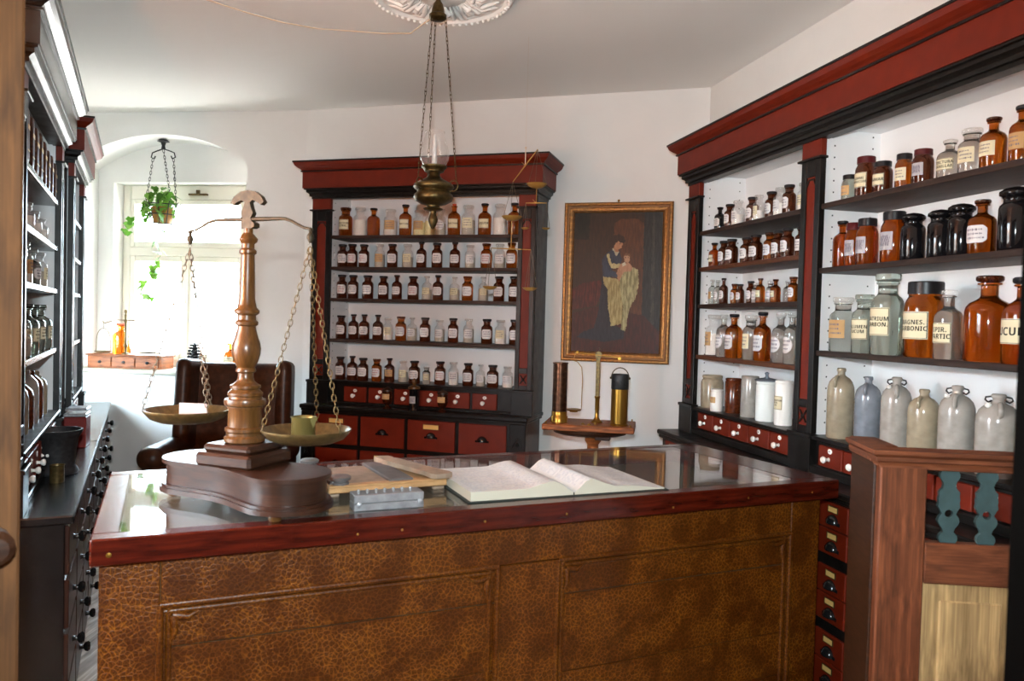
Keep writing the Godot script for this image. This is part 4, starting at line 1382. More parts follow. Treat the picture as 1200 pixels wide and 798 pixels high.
func painting() -> void:
	var t := thing("framed_painting", "gilt framed dark painting of a woman in an apron holding an infant", "painting", TB * at(2.04, 1.81, -0.41))
	var w := 0.70
	var h := 1.03
	# the frame is a moulding swept round the picture; here x and z of the sweep stand for x and y
	var g := Geo.new()
	g.xf = Transform3D(Basis(Vector3(1, 0, 0), Vector3(0, 0, 1), Vector3(0, -1, 0)), Vector3.ZERO)
	var path := [Vector2(-w / 2, -h / 2), Vector2(-w / 2, h / 2), Vector2(w / 2, h / 2), Vector2(w / 2, -h / 2)]
	g.sweep(v2([0.0, 0.0, 0.0, 0.026, -0.008, 0.034, -0.018, 0.034, -0.022, 0.028, -0.034, 0.026, -0.038, 0.022, -0.050, 0.020, -0.054, 0.022, -0.060, 0.020, -0.066, 0.012]), path, true)
	part(g, "frame", "gilt", t)
	g = Geo.new()
	g.xf = Transform3D(Basis(Vector3(1, 0, 0), Vector3(0, 0, 1), Vector3(0, -1, 0)), Vector3.ZERO)
	g.sweep(v2([-0.0215, 0.029, -0.026, 0.0275, -0.0335, 0.0265]), path, true)
	g.sweep(v2([-0.0545, 0.0225, -0.060, 0.0205]), path, true)
	part(g, "frame_line", "gilt_dark", t)
	g = Geo.new()
	var nx := 12
	var ny := 16
	var first := 0
	for j in ny + 1:
		for i in nx + 1:
			var u := float(i) / nx
			var q := float(j) / ny
			var bulge := 0.003 * noise.get_noise_2d(u * 90.0, q * 120.0)
			g.vert(Vector3(lerpf(-w / 2 + 0.064, w / 2 - 0.064, u), lerpf(h / 2 - 0.064, -h / 2 + 0.064, q), 0.013 + bulge), Vector3(0, 0, 1), Vector2(u, q))
	for j in ny:
		for i in nx:
			var q := first + j * (nx + 1) + i
			g.face(q, q + 1, q + nx + 1)
			g.face(q + 1, q + nx + 2, q + nx + 1)
	g.box(Vector3(0, 0, 0.005), Vector3(w - 0.13, h - 0.13, 0.008))
	part(g, "picture", "canvas", t)
	g = Geo.new()
	g.ball(Vector3(0.0, h / 2 + 0.012, 0.006), 0.009, 8)
	part(g, "hanging_nail", "brass", t)

func pedestal_table() -> void:
	var t := thing("pedestal_table", "small pedestal table with a rectangular wooden board below the painting", "table", at(0.44, 0, -4.27, deg_to_rad(-10.6)))
	var g := Geo.new()
	g.xf = at(0.02, 0, 0)
	g.lathe(v2([0.0, 0.0, 0.04, 0.0, 0.05, 0.12, 0.036, 0.20, 0.03, 0.26, 0.026, 0.60, 0.034, 0.64, 0.030, 0.68, 0.024, 0.70, 0.034, 0.76, 0.046, 0.80, 0.046, 0.83, 0.032, 0.845, 0.030, 0.88, 0.044, 0.90, 0.046, 0.935, 0.0, 0.935]), 20)
	part(g, "pedestal", "table_wood", t)
	for k in 3:
		var a := TAU * k / 3 + 0.5
		g = Geo.new()
		g.tube([Vector3(0.02, 0.16, 0), Vector3(0.02 + cos(a) * 0.14, 0.12, sin(a) * 0.14), Vector3(0.02 + cos(a) * 0.26, 0.022, sin(a) * 0.26)], 0.02, 8, false, [0.024, 0.022, 0.018])
		part(g, "leg", "table_wood", t)
	g = Geo.new()
	g.xf = Transform3D(Basis.from_scale(Vector3(1.0, 1.0, 0.8)), Vector3(0.0, 0, 0))
	g.lathe(v2([0.0, 0.935, 0.175, 0.937, 0.198, 0.944, 0.202, 0.956, 0.196, 0.967, 0.0, 0.967]), 36)
	part(g, "round_top", "dark_walnut", t)
	part(boxes([[0.04, 0.12, 0.925, 0.945, 0.08, 0.15]], 0.003), "catch", "dark_walnut", t)
	part(boxes([[-0.245, 0.245, 0.967, 1.0, -0.15, 0.15]], 0.004), "board", "table_wood", t)
	g = Geo.new()
	for x in [-0.225, 0.225]:
		for z in [-0.13, 0.13]:
			g.xf = at(x, 1.0, z)
			g.lathe(v2([0.004, 0.0, 0.004, 0.012, 0.0, 0.014]), 8)
	part(g, "corner_pins", "brass", t)
	# the specific-gravity balance on it
	var at_table := Transform3D(Basis(Vector3.UP, deg_to_rad(-10.6)), Vector3(0.44, 1.0, -4.27))
	var s := thing("brass_beam_balance", "upright brass column balance with a flat beam on the pedestal table", "balance", at_table * at(0.035, 0, -0.02))
	g = Geo.new()
	g.lathe(v2([0.032, 0.0, 0.034, 0.006, 0.020, 0.014, 0.012, 0.026, 0.010, 0.06, 0.012, 0.07, 0.012, 0.13, 0.015, 0.135, 0.015, 0.145, 0.0, 0.146]), 20)
	part(g, "column", "brass", s)
	g = boxes([[-0.011, 0.011, 0.145, 0.36, -0.006, 0.006]], 0.002)
	g.xf = Transform3D(Basis(Vector3.RIGHT, PI / 2), Vector3(0, 0.372, -0.007))
	g.lathe(v2([0.0, 0.0, 0.019, 0.0, 0.019, 0.014, 0.0, 0.014]), 18)
	g.xf = Transform3D()
	g.tube([Vector3(0.009, 0.405, 0), Vector3(0, 0.414, 0), Vector3(-0.009, 0.405, 0), Vector3(0, 0.396, 0)], 0.003, 6, true)
	part(g, "slotted_post", "old_brass", s)
	g = Geo.new()
	g.tube([Vector3(-0.125, 0.385, 0.004), Vector3(-0.12, 0.382, 0.004), Vector3(-0.04, 0.375, 0.004), Vector3(0.04, 0.367, 0.004), Vector3(0.13, 0.357, 0.004)], 0.004, 6)
	g.box(Vector3(-0.115, 0.383, 0.004), Vector3(0.014, 0.016, 0.012), 0.002)
	g.box(Vector3(0.115, 0.356, 0.004), Vector3(0.02, 0.018, 0.012), 0.002)
	part(g, "beam", "brass", s)
	g = Geo.new()
	g.tube([Vector3(-0.135, 0.345, 0.004), Vector3(-0.125, 0.385, 0.004)], 0.0018, 5)
	g.tube([Vector3(-0.14, 0.338, 0.004), Vector3(-0.115, 0.330, 0.004), Vector3(-0.09, 0.300, 0.004), Vector3(-0.084, 0.24, 0.004), Vector3(-0.086, 0.068, 0.004)], 0.0022, 6)
	g.xf = at(-0.128, 0.052, 0.004)
	g.lathe(v2([0.0, 0.0, 0.022, 0.0, 0.024, 0.006, 0.040, 0.008, 0.044, 0.016, 0.040, 0.014, 0.0, 0.012]), 24)
	part(g, "pan", "brass", s)
	var c := thing("brass_cylinder", "tall tarnished brass cylinder with a bright foot ring on the pedestal table", "cylinder", at_table * at(-0.165, 0, 0.045))
	g = Geo.new()
	g.lathe(v2([0.0, 0.0, 0.047, 0.0, 0.047, 0.030, 0.042, 0.036, 0.042, 0.060, 0.0, 0.061]), 28)
	part(g, "foot_ring", "brass", c)
	g = Geo.new()
	g.lathe(v2([0.040, 0.060, 0.040, 0.318, 0.043, 0.320, 0.043, 0.326, 0.037, 0.326, 0.037, 0.07, 0.0, 0.068]), 28)
	part(g, "tube", "tarnished_tube", c)
	c = thing("brass_bucket", "polished brass cylinder with a dark band and a bail handle on the pedestal table", "bucket", at_table * at(0.160, 0, 0.055))
	g = Geo.new()
	g.lathe(v2([0.0, 0.0, 0.050, 0.0, 0.052, 0.006, 0.045, 0.012, 0.045, 0.200, 0.0, 0.201]), 28)
	part(g, "body", "brass", c)
	g = Geo.new()
	g.lathe(v2([0.0455, 0.195, 0.0465, 0.197, 0.0465, 0.268, 0.043, 0.276, 0.040, 0.276, 0.040, 0.21, 0.0, 0.208]), 28)
	part(g, "dark_band", "iron", c)
	g = Geo.new()
	var pts := []
	for k in 13:
		var a := PI * k / 12
		pts.append(Vector3(cos(a) * 0.047, 0.255 + sin(a) * 0.055, 0))
	g.tube(pts, 0.003, 6)
	g.ball(Vector3(0.049, 0.254, 0), 0.007, 8)
	g.ball(Vector3(-0.049, 0.254, 0), 0.007, 8)
	part(g, "bail_handle", "dark_bronze", c)
	for q in [[-0.02, 0.02], [0.015, 0.03], [0.045, -0.005]]:
		var wgt := thing("brass_weight", ["flat brass weight left of the others on the pedestal table", "middle flat brass weight before the brass column", "flat brass weight nearest the brass bucket"][counts.get("brass_weight", 0)], "weight", at_table * at(q[0] - 0.01, 0, q[1] + 0.07), "weights on the pedestal table")
		g = Geo.new()
		g.lathe(v2([0.0, 0.0, 0.011, 0.0, 0.011, 0.005, 0.004, 0.006, 0.004, 0.009, 0.0, 0.010]), 12)
		part(g, "disc", "brass", wgt)

func little_scale(parent: Node, top: Vector3, half: float, tilt: float, drop: float, pan_r: float) -> Array:      # beam, strings and pans; returns the pan centres
	var g := Geo.new()
	var a := Vector3(cos(tilt) * half, sin(tilt) * half, 0)
	g.tube([top - a, top - a * 0.5, top, top + a * 0.5, top + a], 0.003, 6, false, [0.0022, 0.003, 0.0042, 0.003, 0.0022])
	g.tube([top, top + Vector3(0, 0.035, 0)], 0.0022, 5)
	g.tube([top, top + Vector3(-0.020, 0.018, 0)], 0.0014, 5)
	part(g, "beam", "scale_brass", parent)
	var out := []
	for s in [-1.0, 1.0]:
		var e: Vector3 = top + a * s
		var c := e - Vector3(0, drop, 0)
		g = Geo.new()
		g.xf = Transform3D(Basis(), c)
		g.lathe(v2([0.0, 0.0, pan_r * 0.5, pan_r * 0.07, pan_r * 0.85, pan_r * 0.28, pan_r, pan_r * 0.46, pan_r * 0.97, pan_r * 0.46, pan_r * 0.8, pan_r * 0.3, pan_r * 0.45, pan_r * 0.12, 0.0, pan_r * 0.05]), 24)
		var p := part(g, "pan", "scale_brass", parent)
		g = Geo.new()
		for k in 3:
			var an := TAU * k / 3 + 0.4
			g.tube([e, c + Vector3(cos(an) * pan_r * 0.97, pan_r * 0.45, sin(an) * pan_r * 0.97)], 0.0011, 4)
		part(g, "strings", "wire_metal", p)
		out.append(c)
	return out

func hanging_scales() -> void:
	# one large hand scale hangs from the ceiling, and a smaller one hangs below each of its pans
	var z := -4.1
	var t := thing("hand_scale", "large hanging brass hand scale with a steeply tilted beam before the back cabinet", "scale", at(0.0445, 2.36, z), "hanging hand scales")
	var g := Geo.new()
	g.tube([Vector3(0, 0.09, 0), Vector3(0, CEIL - 2.36, 0)], 0.0004, 4)
	g.ball(Vector3(0, 0.092, 0), 0.006, 8)
	g.tube([Vector3(0, 0.0, 0), Vector3(0, 0.09, 0)], 0.0025, 5)
	part(g, "hanger", "wire_cloth", t)
	var big := little_scale(t, Vector3.ZERO, 0.107, atan2(0.173, 0.125), 0.205, 0.055)
	for k in 2:
		var c: Vector3 = big[k]
		var low: float = [0.145, 0.075][k]
		var s := thing("hand_scale", ["medium brass hand scale hanging below the lower pan of the tilted one", "smallest brass hand scale hanging below the upper pan of the tilted one"][k], "scale", at(0.0445 + c.x, 2.36 + c.y - low, z, 0.15 - 0.3 * k), "hanging hand scales")
		g = Geo.new()
		g.tube([Vector3(0, 0.03, 0), Vector3(0, low, 0)], 0.0022, 5)
		part(g, "hanger", "scale_brass", s)
		little_scale(s, Vector3.ZERO, [0.106, 0.055][k], 0.0, [0.218, 0.140][k], [0.040, 0.022][k])

func counter_things() -> void:
	var g: Geo
	var gl := 1.019      # upper face of the glass
	# white card, weight and measuring cup in the pans of the balance
	var bal := at(-0.738, 1.019, -2.165, deg_to_rad(-21.0))
	var t := thing("price_card", "small white card standing in the left pan of the balance", "card", bal * at(-0.215, 0.2168, -0.03, deg_to_rad(16.0)))
	part(boxes([[-0.042, 0.042, 0.0, 0.046, -0.004, -0.003]]), "card", "label_grey", t)
	t = thing("brass_weight", "small knobbed brass weight lying in the left pan of the balance", "weight", bal * at(-0.208, 0.2168, 0.022))
	g = Geo.new()
	g.lathe(v2([0.0, 0.0, 0.012, 0.0, 0.012, 0.008, 0.004, 0.010, 0.005, 0.015, 0.007, 0.018, 0.0, 0.021]), 14)
	part(g, "body", "brass", t)
	t = thing("measuring_cup", "small brass measuring cup with a pouring lip in the right balance pan", "cup", bal * at(0.205, 0.1912, 0.015))
	g = Geo.new()
	g.lathe(v2([0.0, 0.0, 0.031, 0.0, 0.032, 0.003, 0.031, 0.062, 0.034, 0.067, 0.032, 0.067, 0.028, 0.062, 0.028, 0.004, 0.0, 0.003]), 28)
	part(g, "cup", "cup_brass", t)
	g = Geo.new()
	g.poly([Vector3(0.029, 0.066, 0.013), Vector3(0.046, 0.068, 0.0), Vector3(0.031, 0.036, 0.0)], Vector3(0.6, -0.1, 0.8))
	g.poly([Vector3(0.029, 0.066, -0.013), Vector3(0.046, 0.068, 0.0), Vector3(0.031, 0.036, 0.0)], Vector3(0.6, -0.1, -0.8))
	part(g, "pouring_lip", "cup_brass", t)
	# open ledger
	t = thing("open_ledger", "large open ledger with handwritten pages lying on the counter glass", "book", TC * at(1.305, gl, -0.245, deg_to_rad(-2.0)))
	part(boxes([[-0.345, 0.335, 0.0, 0.004, -0.190, 0.190]], 0.001), "cover", "book_cloth", t)
	for s in [-1.0, 1.0]:
		var w := 0.332 if s < 0.0 else 0.322
		var th := 0.027 if s < 0.0 else 0.018
		var top := Geo.new()
		var edge := Geo.new()
		var prof := []
		for k in 17:
			var u := k / 16.0
			var y := 0.004 + th * (0.30 + 0.70 * smoothstep(0.0, 0.20, u)) + 0.022 * sin(PI * clampf(u / 0.45, 0.0, 1.0)) * (1.0 - u)
			if s > 0.0:
				y += 0.012 * exp(-pow((u - 0.16) / 0.10, 2)) - 0.014 * smoothstep(0.55, 1.0, u)
			prof.append(Vector2(s * (0.002 + u * w), y))
		var n := prof.size()
		for k in n:
			var d: Vector2 = prof[mini(k + 1, n - 1)] - prof[maxi(k - 1, 0)]
			var nn := Vector3(-d.y * s, d.x * s, 0).normalized()
			if nn.y < 0.0:
				nn = -nn
			var u := float(k) / (n - 1)
			var uu := 1.0 - u if s < 0.0 else u
			top.vert(Vector3(prof[k].x, prof[k].y, -0.180), nn, Vector2(uu, 0))
			top.vert(Vector3(prof[k].x, prof[k].y, 0.180), nn, Vector2(uu, 1))
		for k in n - 1:
			var q := k * 2
			top.face(q, q + 2, q + 1)
			top.face(q + 1, q + 2, q + 3)
			for z in [-0.180, 0.180]:
				edge.poly([Vector3(prof[k].x, 0.004, z), Vector3(prof[k + 1].x, 0.004, z), Vector3(prof[k + 1].x, prof[k + 1].y, z), Vector3(prof[k].x, prof[k].y, z)], Vector3(0, 0, signf(z)))
		var x: float = prof[n - 1].x
		edge.poly([Vector3(x, 0.004, -0.18), Vector3(x, 0.004, 0.18), Vector3(x, prof[n - 1].y, 0.18), Vector3(x, prof[n - 1].y, -0.18)], Vector3(s, 0, 0))
		var block := part(edge, "page_block", "page_edge", t)
		part(top, "open_page", "page_left" if s < 0.0 else "page_right", block)
	# pill board
	var pb := TC * at(0.765, gl, -0.385, deg_to_rad(3.0))
	t = thing("pill_board", "pale wooden pill making board with grey rollers beside the balance", "pill board", pb)
	g = boxes([[-0.185, 0.18, 0.018, 0.034, -0.150, 0.150]], 0.003)
	part(g, "board", "pale_wood", t)
	part(boxes([[-0.185, 0.18, 0.034, 0.040, 0.120, 0.150]], 0.002), "edge_rail", "pale_wood", t)
	part(boxes([[-0.13, 0.02, 0.034, 0.037, -0.145, 0.118]], 0.001), "worn_field", "worn_wood", t)
	part(boxes([[0.0, 0.075, 0.036, 0.046, -0.155, 0.135]], 0.002), "grooved_plate", "slate_wood", t)
	for x in [-0.165, 0.165]:
		part(boxes([[x - 0.02, x + 0.02, 0.0, 0.018, -0.13, 0.12]], 0.004), "foot_bar", "worn_wood", t)
	g = Geo.new()
	g.xf = Transform3D(Basis(Vector3.RIGHT, PI / 2), Vector3.ZERO)
	g.prism(PackedVector2Array([Vector2(-0.19, -0.16), Vector2(-0.15, -0.16), Vector2(-0.13, 0.10), Vector2(-0.17, 0.10)]), -0.044, -0.034)
	part(g, "slide", "slate_wood", t)
	for q in [[-0.17, -0.165], [-0.145, 0.125]]:
		g = Geo.new()
		g.xf = at(q[0], 0.034, q[1])
		g.lathe(v2([0.020, 0.0, 0.024, 0.004, 0.024, 0.012, 0.018, 0.014, 0.018, 0.018, 0.028, 0.020, 0.030, 0.028, 0.024, 0.032, 0.0, 0.032]), 20)
		part(g, "turned_knob", "slate_wood", t)
	t = thing("wooden_paddle", "long bare wooden paddle with rounded ends lying across the pill board", "paddle", pb * at(0.115, 0.046, 0.0, deg_to_rad(15.0)))
	g = Geo.new()
	g.xf = Transform3D(Basis(Vector3.RIGHT, PI / 2), Vector3.ZERO)
	var pg := PackedVector2Array()
	for q in [[0.030, 0.12], [0.036, 0.155], [0.030, 0.178], [0.0, 0.186], [-0.030, 0.178], [-0.036, 0.155], [-0.030, 0.12], [-0.030, -0.12], [-0.024, -0.135], [-0.030, -0.15], [-0.028, -0.175], [0.0, -0.186], [0.028, -0.175], [0.030, -0.15], [0.024, -0.135], [0.030, -0.12]]:
		pg.append(Vector2(q[0], q[1]))
	g.prism(pg, -0.014, 0.0)
	part(g, "blade", "worn_wood", t)
	# metal mould with two rows of studs
	t = thing("metal_mould", "small grey metal mould with round studs at the counter's front edge", "mould", TC * at(0.725, gl, -0.105, deg_to_rad(-1.0)))
	part(boxes([[-0.098, 0.098, 0.0, 0.020, -0.032, 0.032]], 0.002), "lower_block", "silver_metal", t)
	part(boxes([[-0.098, 0.098, 0.0215, 0.044, -0.032, 0.032]], 0.002), "upper_block", "silver_metal", t)
	for k in 7:
		g = Geo.new()
		g.xf = at(-0.082 + k * 0.0245, 0.044, 0.008)
		g.lathe(v2([0.004, 0.0, 0.0035, 0.004, 0.0055, 0.007, 0.004, 0.011, 0.0, 0.012]), 10)
		part(g, "stud", "silver_metal", t)
	for x in [-0.086, 0.084]:
		g = Geo.new()
		g.xf = Transform3D(Basis(Vector3.RIGHT, PI / 2), Vector3(x, 0.020, 0.032))
		g.lathe(v2([0.004, 0.0, 0.004, 0.006, 0.008, 0.008, 0.008, 0.012, 0.0, 0.014]), 12)
		part(g, "thumb_screw", "silver_metal", t)

func sill_things() -> void:
	var y := 1.10
	var b := TW * at(-1.325, y, -0.13, deg_to_rad(3.0))
	var t := thing("scale_box", "reddish wooden box with three little drawers on the window sill", "box", b)
	part(boxes([[-0.29, 0.30, 0.0, 0.095, -0.10, 0.085]], 0.003), "case", "table_wood", t)
	part(boxes([[-0.30, 0.31, 0.095, 0.107, -0.11, 0.10]], 0.003), "top_board", "table_wood", t)
	for k in 3:
		var d := part(boxes([[-0.275 + k * 0.19, -0.275 + k * 0.19 + 0.178, 0.012, 0.085, 0.07, 0.092]], 0.003), "drawer", "table_wood", t)
		var g := Geo.new()
		g.xf = Transform3D(Basis(Vector3.RIGHT, PI / 2), Vector3(-0.186 + k * 0.19, 0.048, 0.092))
		g.lathe(v2([0.012, 0.0, 0.012, 0.003, 0.005, 0.006, 0.009, 0.014, 0.0, 0.018]), 10)
		part(g, "knob", "iron", d)
	var s := thing("apothecary_scale", "small brass column scale standing on the little drawer box", "scale", b * at(-0.01, 0.107, 0.045))
	var g := Geo.new()
	g.lathe(v2([0.028, 0.0, 0.028, 0.008, 0.010, 0.014, 0.009, 0.05, 0.016, 0.06, 0.016, 0.075, 0.009, 0.085, 0.008, 0.24, 0.013, 0.25, 0.013, 0.262, 0.007, 0.27, 0.010, 0.30, 0.006, 0.31, 0.012, 0.325, 0.010, 0.34, 0.0, 0.345]), 14)
	part(g, "column", "old_brass", s)
	g = Geo.new()
	g.tube([Vector3(-0.185, 0.248, 0), Vector3(-0.17, 0.235, 0), Vector3(-0.08, 0.262, 0), Vector3(0, 0.262, 0), Vector3(0.08, 0.262, 0), Vector3(0.17, 0.240, 0), Vector3(0.185, 0.252, 0)], 0.004, 6)
	part(g, "beam", "old_brass", s)
	for sg in [-1.0, 1.0]:
		g = Geo.new()
		var c := Vector3(sg * 0.18, 0.006 if sg < 0 else 0.008, 0)
		g.xf = Transform3D(Basis(), c)
		g.lathe(v2([0.0, 0.0, 0.045, 0.002, 0.062, 0.012, 0.062, 0.016, 0.045, 0.008, 0.0, 0.006]), 20)
		g.xf = Transform3D()
		if sg < 0.0:
			var pts := []
			for k in 11:
				var a := PI * k / 10
				pts.append(c + Vector3(cos(a) * 0.056, 0.10 + sin(a) * 0.09, 0))
			pts.push_front(c + Vector3(0.058, 0.014, 0))
			pts.append(c + Vector3(-0.058, 0.014, 0))
			g.tube(pts, 0.0025, 5)
			g.tube([c + Vector3(0, 0.19, 0), c + Vector3(0, 0.235, 0)], 0.002, 5)
		else:
			for k in 3:
				var a := TAU * k / 3
				g.tube([c + Vector3(cos(a) * 0.06, 0.014, sin(a) * 0.06), Vector3(0.178, 0.246, 0)], 0.0014, 4)
		part(g, "pan", "old_brass", s)
	bottle(b * at(-0.100, 0.107, -0.050), "apothecary_bottle", "bright orange glass bottle with a red stopper on the little drawer box", 0.066, 0.235, "n", "orange_glass", "rubber", "", "", "", "bottles on the sill")
	bottle(TW * at(-0.53, y, -0.20), "apothecary_bottle", "orange glass bottle with a printed label behind the armchair on the sill", 0.052, 0.215, "n", "orange_glass", "orange_glass", "cream", "", "", "bottles on the sill")
	t = thing("pine_cone", "dark pine cone standing on the window sill above the armchair", "pine cone", TW * at(-0.80, y, -0.15))
	g = Geo.new()
	for r in 9:
		for k in 8:
			var a := TAU * (k + 0.5 * (r % 2)) / 8
			var rr := 0.018 + 0.026 * sin(PI * (r + 0.8) / 9.6)
			g.ball(Vector3(cos(a) * rr, 0.016 + r * 0.022, sin(a) * rr), 0.014, 6, 0.7)
	g.lathe(v2([0.0, 0.0, 0.02, 0.004, 0.03, 0.10, 0.01, 0.21, 0.0, 0.215]), 10)
	part(g, "scales", "iron", t)

func plant() -> void:
	var t := thing("hanging_plant", "trailing ivy in a small iron basket hanging in the window niche", "plant", TW * at(-1.085, 2.215, -0.15))
	var g := Geo.new()
	g.lathe(v2([0.0, 0.645, 0.03, 0.643, 0.045, 0.630, 0.020, 0.622, 0.012, 0.60, 0.016, 0.575, 0.0, 0.57]), 14)
	g.tube([Vector3(0, 0.575, 0), Vector3(0.05, 0.56, 0), Vector3(0.09, 0.545, 0), Vector3(0.10, 0.51, 0), Vector3(0.075, 0.50, 0), Vector3(0.065, 0.52, 0)], 0.005, 6)
	g.tube([Vector3(0, 0.575, 0), Vector3(-0.05, 0.56, 0), Vector3(-0.09, 0.545, 0), Vector3(-0.10, 0.51, 0), Vector3(-0.075, 0.50, 0), Vector3(-0.065, 0.52, 0)], 0.005, 6)
	part(g, "ceiling_hook", "iron", t)
	var foot := [Vector3(-0.125, 0.16, 0.02), Vector3(0.0, 0.16, -0.12), Vector3(0.125, 0.16, 0.02)]
	var head := [Vector3(-0.085, 0.50, 0), Vector3(0, 0.57, 0), Vector3(0.085, 0.50, 0)]
	for k in 3:
		g = Geo.new()
		chain(g, foot[k], head[k], 0.024, 0.017, 0.007, 0.0022)
		part(g, "chain", "iron", t)
	g = Geo.new()
	for y in [0.0, 0.07, 0.145]:
		var pts := []
		var r: float = 0.075 + y * 0.3
		for k in 16:
			pts.append(Vector3(cos(TAU * k / 16) * r, y, sin(TAU * k / 16) * r))
		g.tube(pts, 0.004, 5, true)
	for k in 10:
		var a := TAU * k / 10
		g.tube([Vector3(cos(a) * 0.075, 0, sin(a) * 0.075), Vector3(cos(a) * 0.118, 0.148, sin(a) * 0.118), Vector3(cos(a) * 0.13, 0.165, sin(a) * 0.13)], 0.0035, 5)
	part(g, "basket", "iron", t)
	g = Geo.new()
	g.lathe(v2([0.0, 0.004, 0.062, 0.004, 0.082, 0.125, 0.076, 0.127, 0.070, 0.11, 0.0, 0.11]), 20)
	part(g, "pot", "terracotta", t)
	var r := RandomNumberGenerator.new()
	r.seed = 12
	var stems := Geo.new()
	var green := Geo.new()
	var pale := Geo.new()
	var leaf := func(geo: Geo, p: Vector3, size: float) -> void:
		var bs := Basis(Vector3.UP, r.randf() * TAU) * Basis(Vector3.RIGHT, r.randf_range(0.3, 1.4))
		var pg := [Vector3(0, 0, 0), Vector3(0.35, 0, -0.12), Vector3(0.62, 0.02, 0.25), Vector3(0.34, 0, 0.42), Vector3(0.30, 0, 0.72), Vector3(0, -0.04, 1.08), Vector3(-0.30, 0, 0.72), Vector3(-0.34, 0, 0.42), Vector3(-0.62, 0.02, 0.25), Vector3(-0.35, 0, -0.12)]
		var mid: Vector3 = p + bs * Vector3(0, 0.05, 0.4) * size
		for k in pg.size():
			var a: Vector3 = p + bs * pg[k] * size
			var b: Vector3 = p + bs * pg[(k + 1) % pg.size()] * size
			geo.poly([mid, a, b], bs * Vector3(0, 1, 0))
	for k in 80:
		var a := r.randf() * TAU
		var d := r.randf_range(0.02, 0.125)
		leaf.call(green if r.randf() < 0.6 else pale, Vector3(cos(a) * d - 0.01, 0.13 + r.randf_range(-0.06, 0.19) * (1.0 - d * 4.0), sin(a) * d), r.randf_range(0.04, 0.065))
	for k in 14:
		leaf.call(green if r.randf() < 0.5 else pale, Vector3(-0.10 + r.randf_range(-0.02, 0.02), 0.15 - k * 0.012, 0.06 + r.randf_range(-0.03, 0.03)), r.randf_range(0.03, 0.045))
	var runs := [[Vector3(0.02, 0.12, 0.10), Vector3(0.05, -0.02, 0.13), Vector3(0.03, -0.15, 0.12), Vector3(0.07, -0.25, 0.12), Vector3(0.0, -0.33, 0.12), Vector3(0.03, -0.42, 0.12)], [Vector3(-0.09, 0.13, 0.06), Vector3(-0.17, 0.05, 0.08), Vector3(-0.22, 0.0, 0.08), Vector3(-0.25, -0.10, 0.08)], [Vector3(0.03, -0.30, 0.12), Vector3(-0.05, -0.42, 0.12), Vector3(-0.05, -0.52, 0.12), Vector3(-0.02, -0.58, 0.12)]]
	for run in runs:
		stems.tube(run, 0.0022, 5)
		for j in run.size() - 1:
			for q in 3:
				leaf.call(pale if r.randf() < 0.65 else green, run[j].lerp(run[j + 1], (q + r.randf()) / 3.0) + Vector3(r.randf_range(-0.025, 0.025), 0, r.randf_range(-0.02, 0.02)), r.randf_range(0.045, 0.075))
	part(stems, "stems", "leaf", t)
	part(green, "foliage", "leaf", t).set_meta("kind", "stuff")
	part(pale, "young_foliage", "leaf_pale", t).set_meta("kind", "stuff")


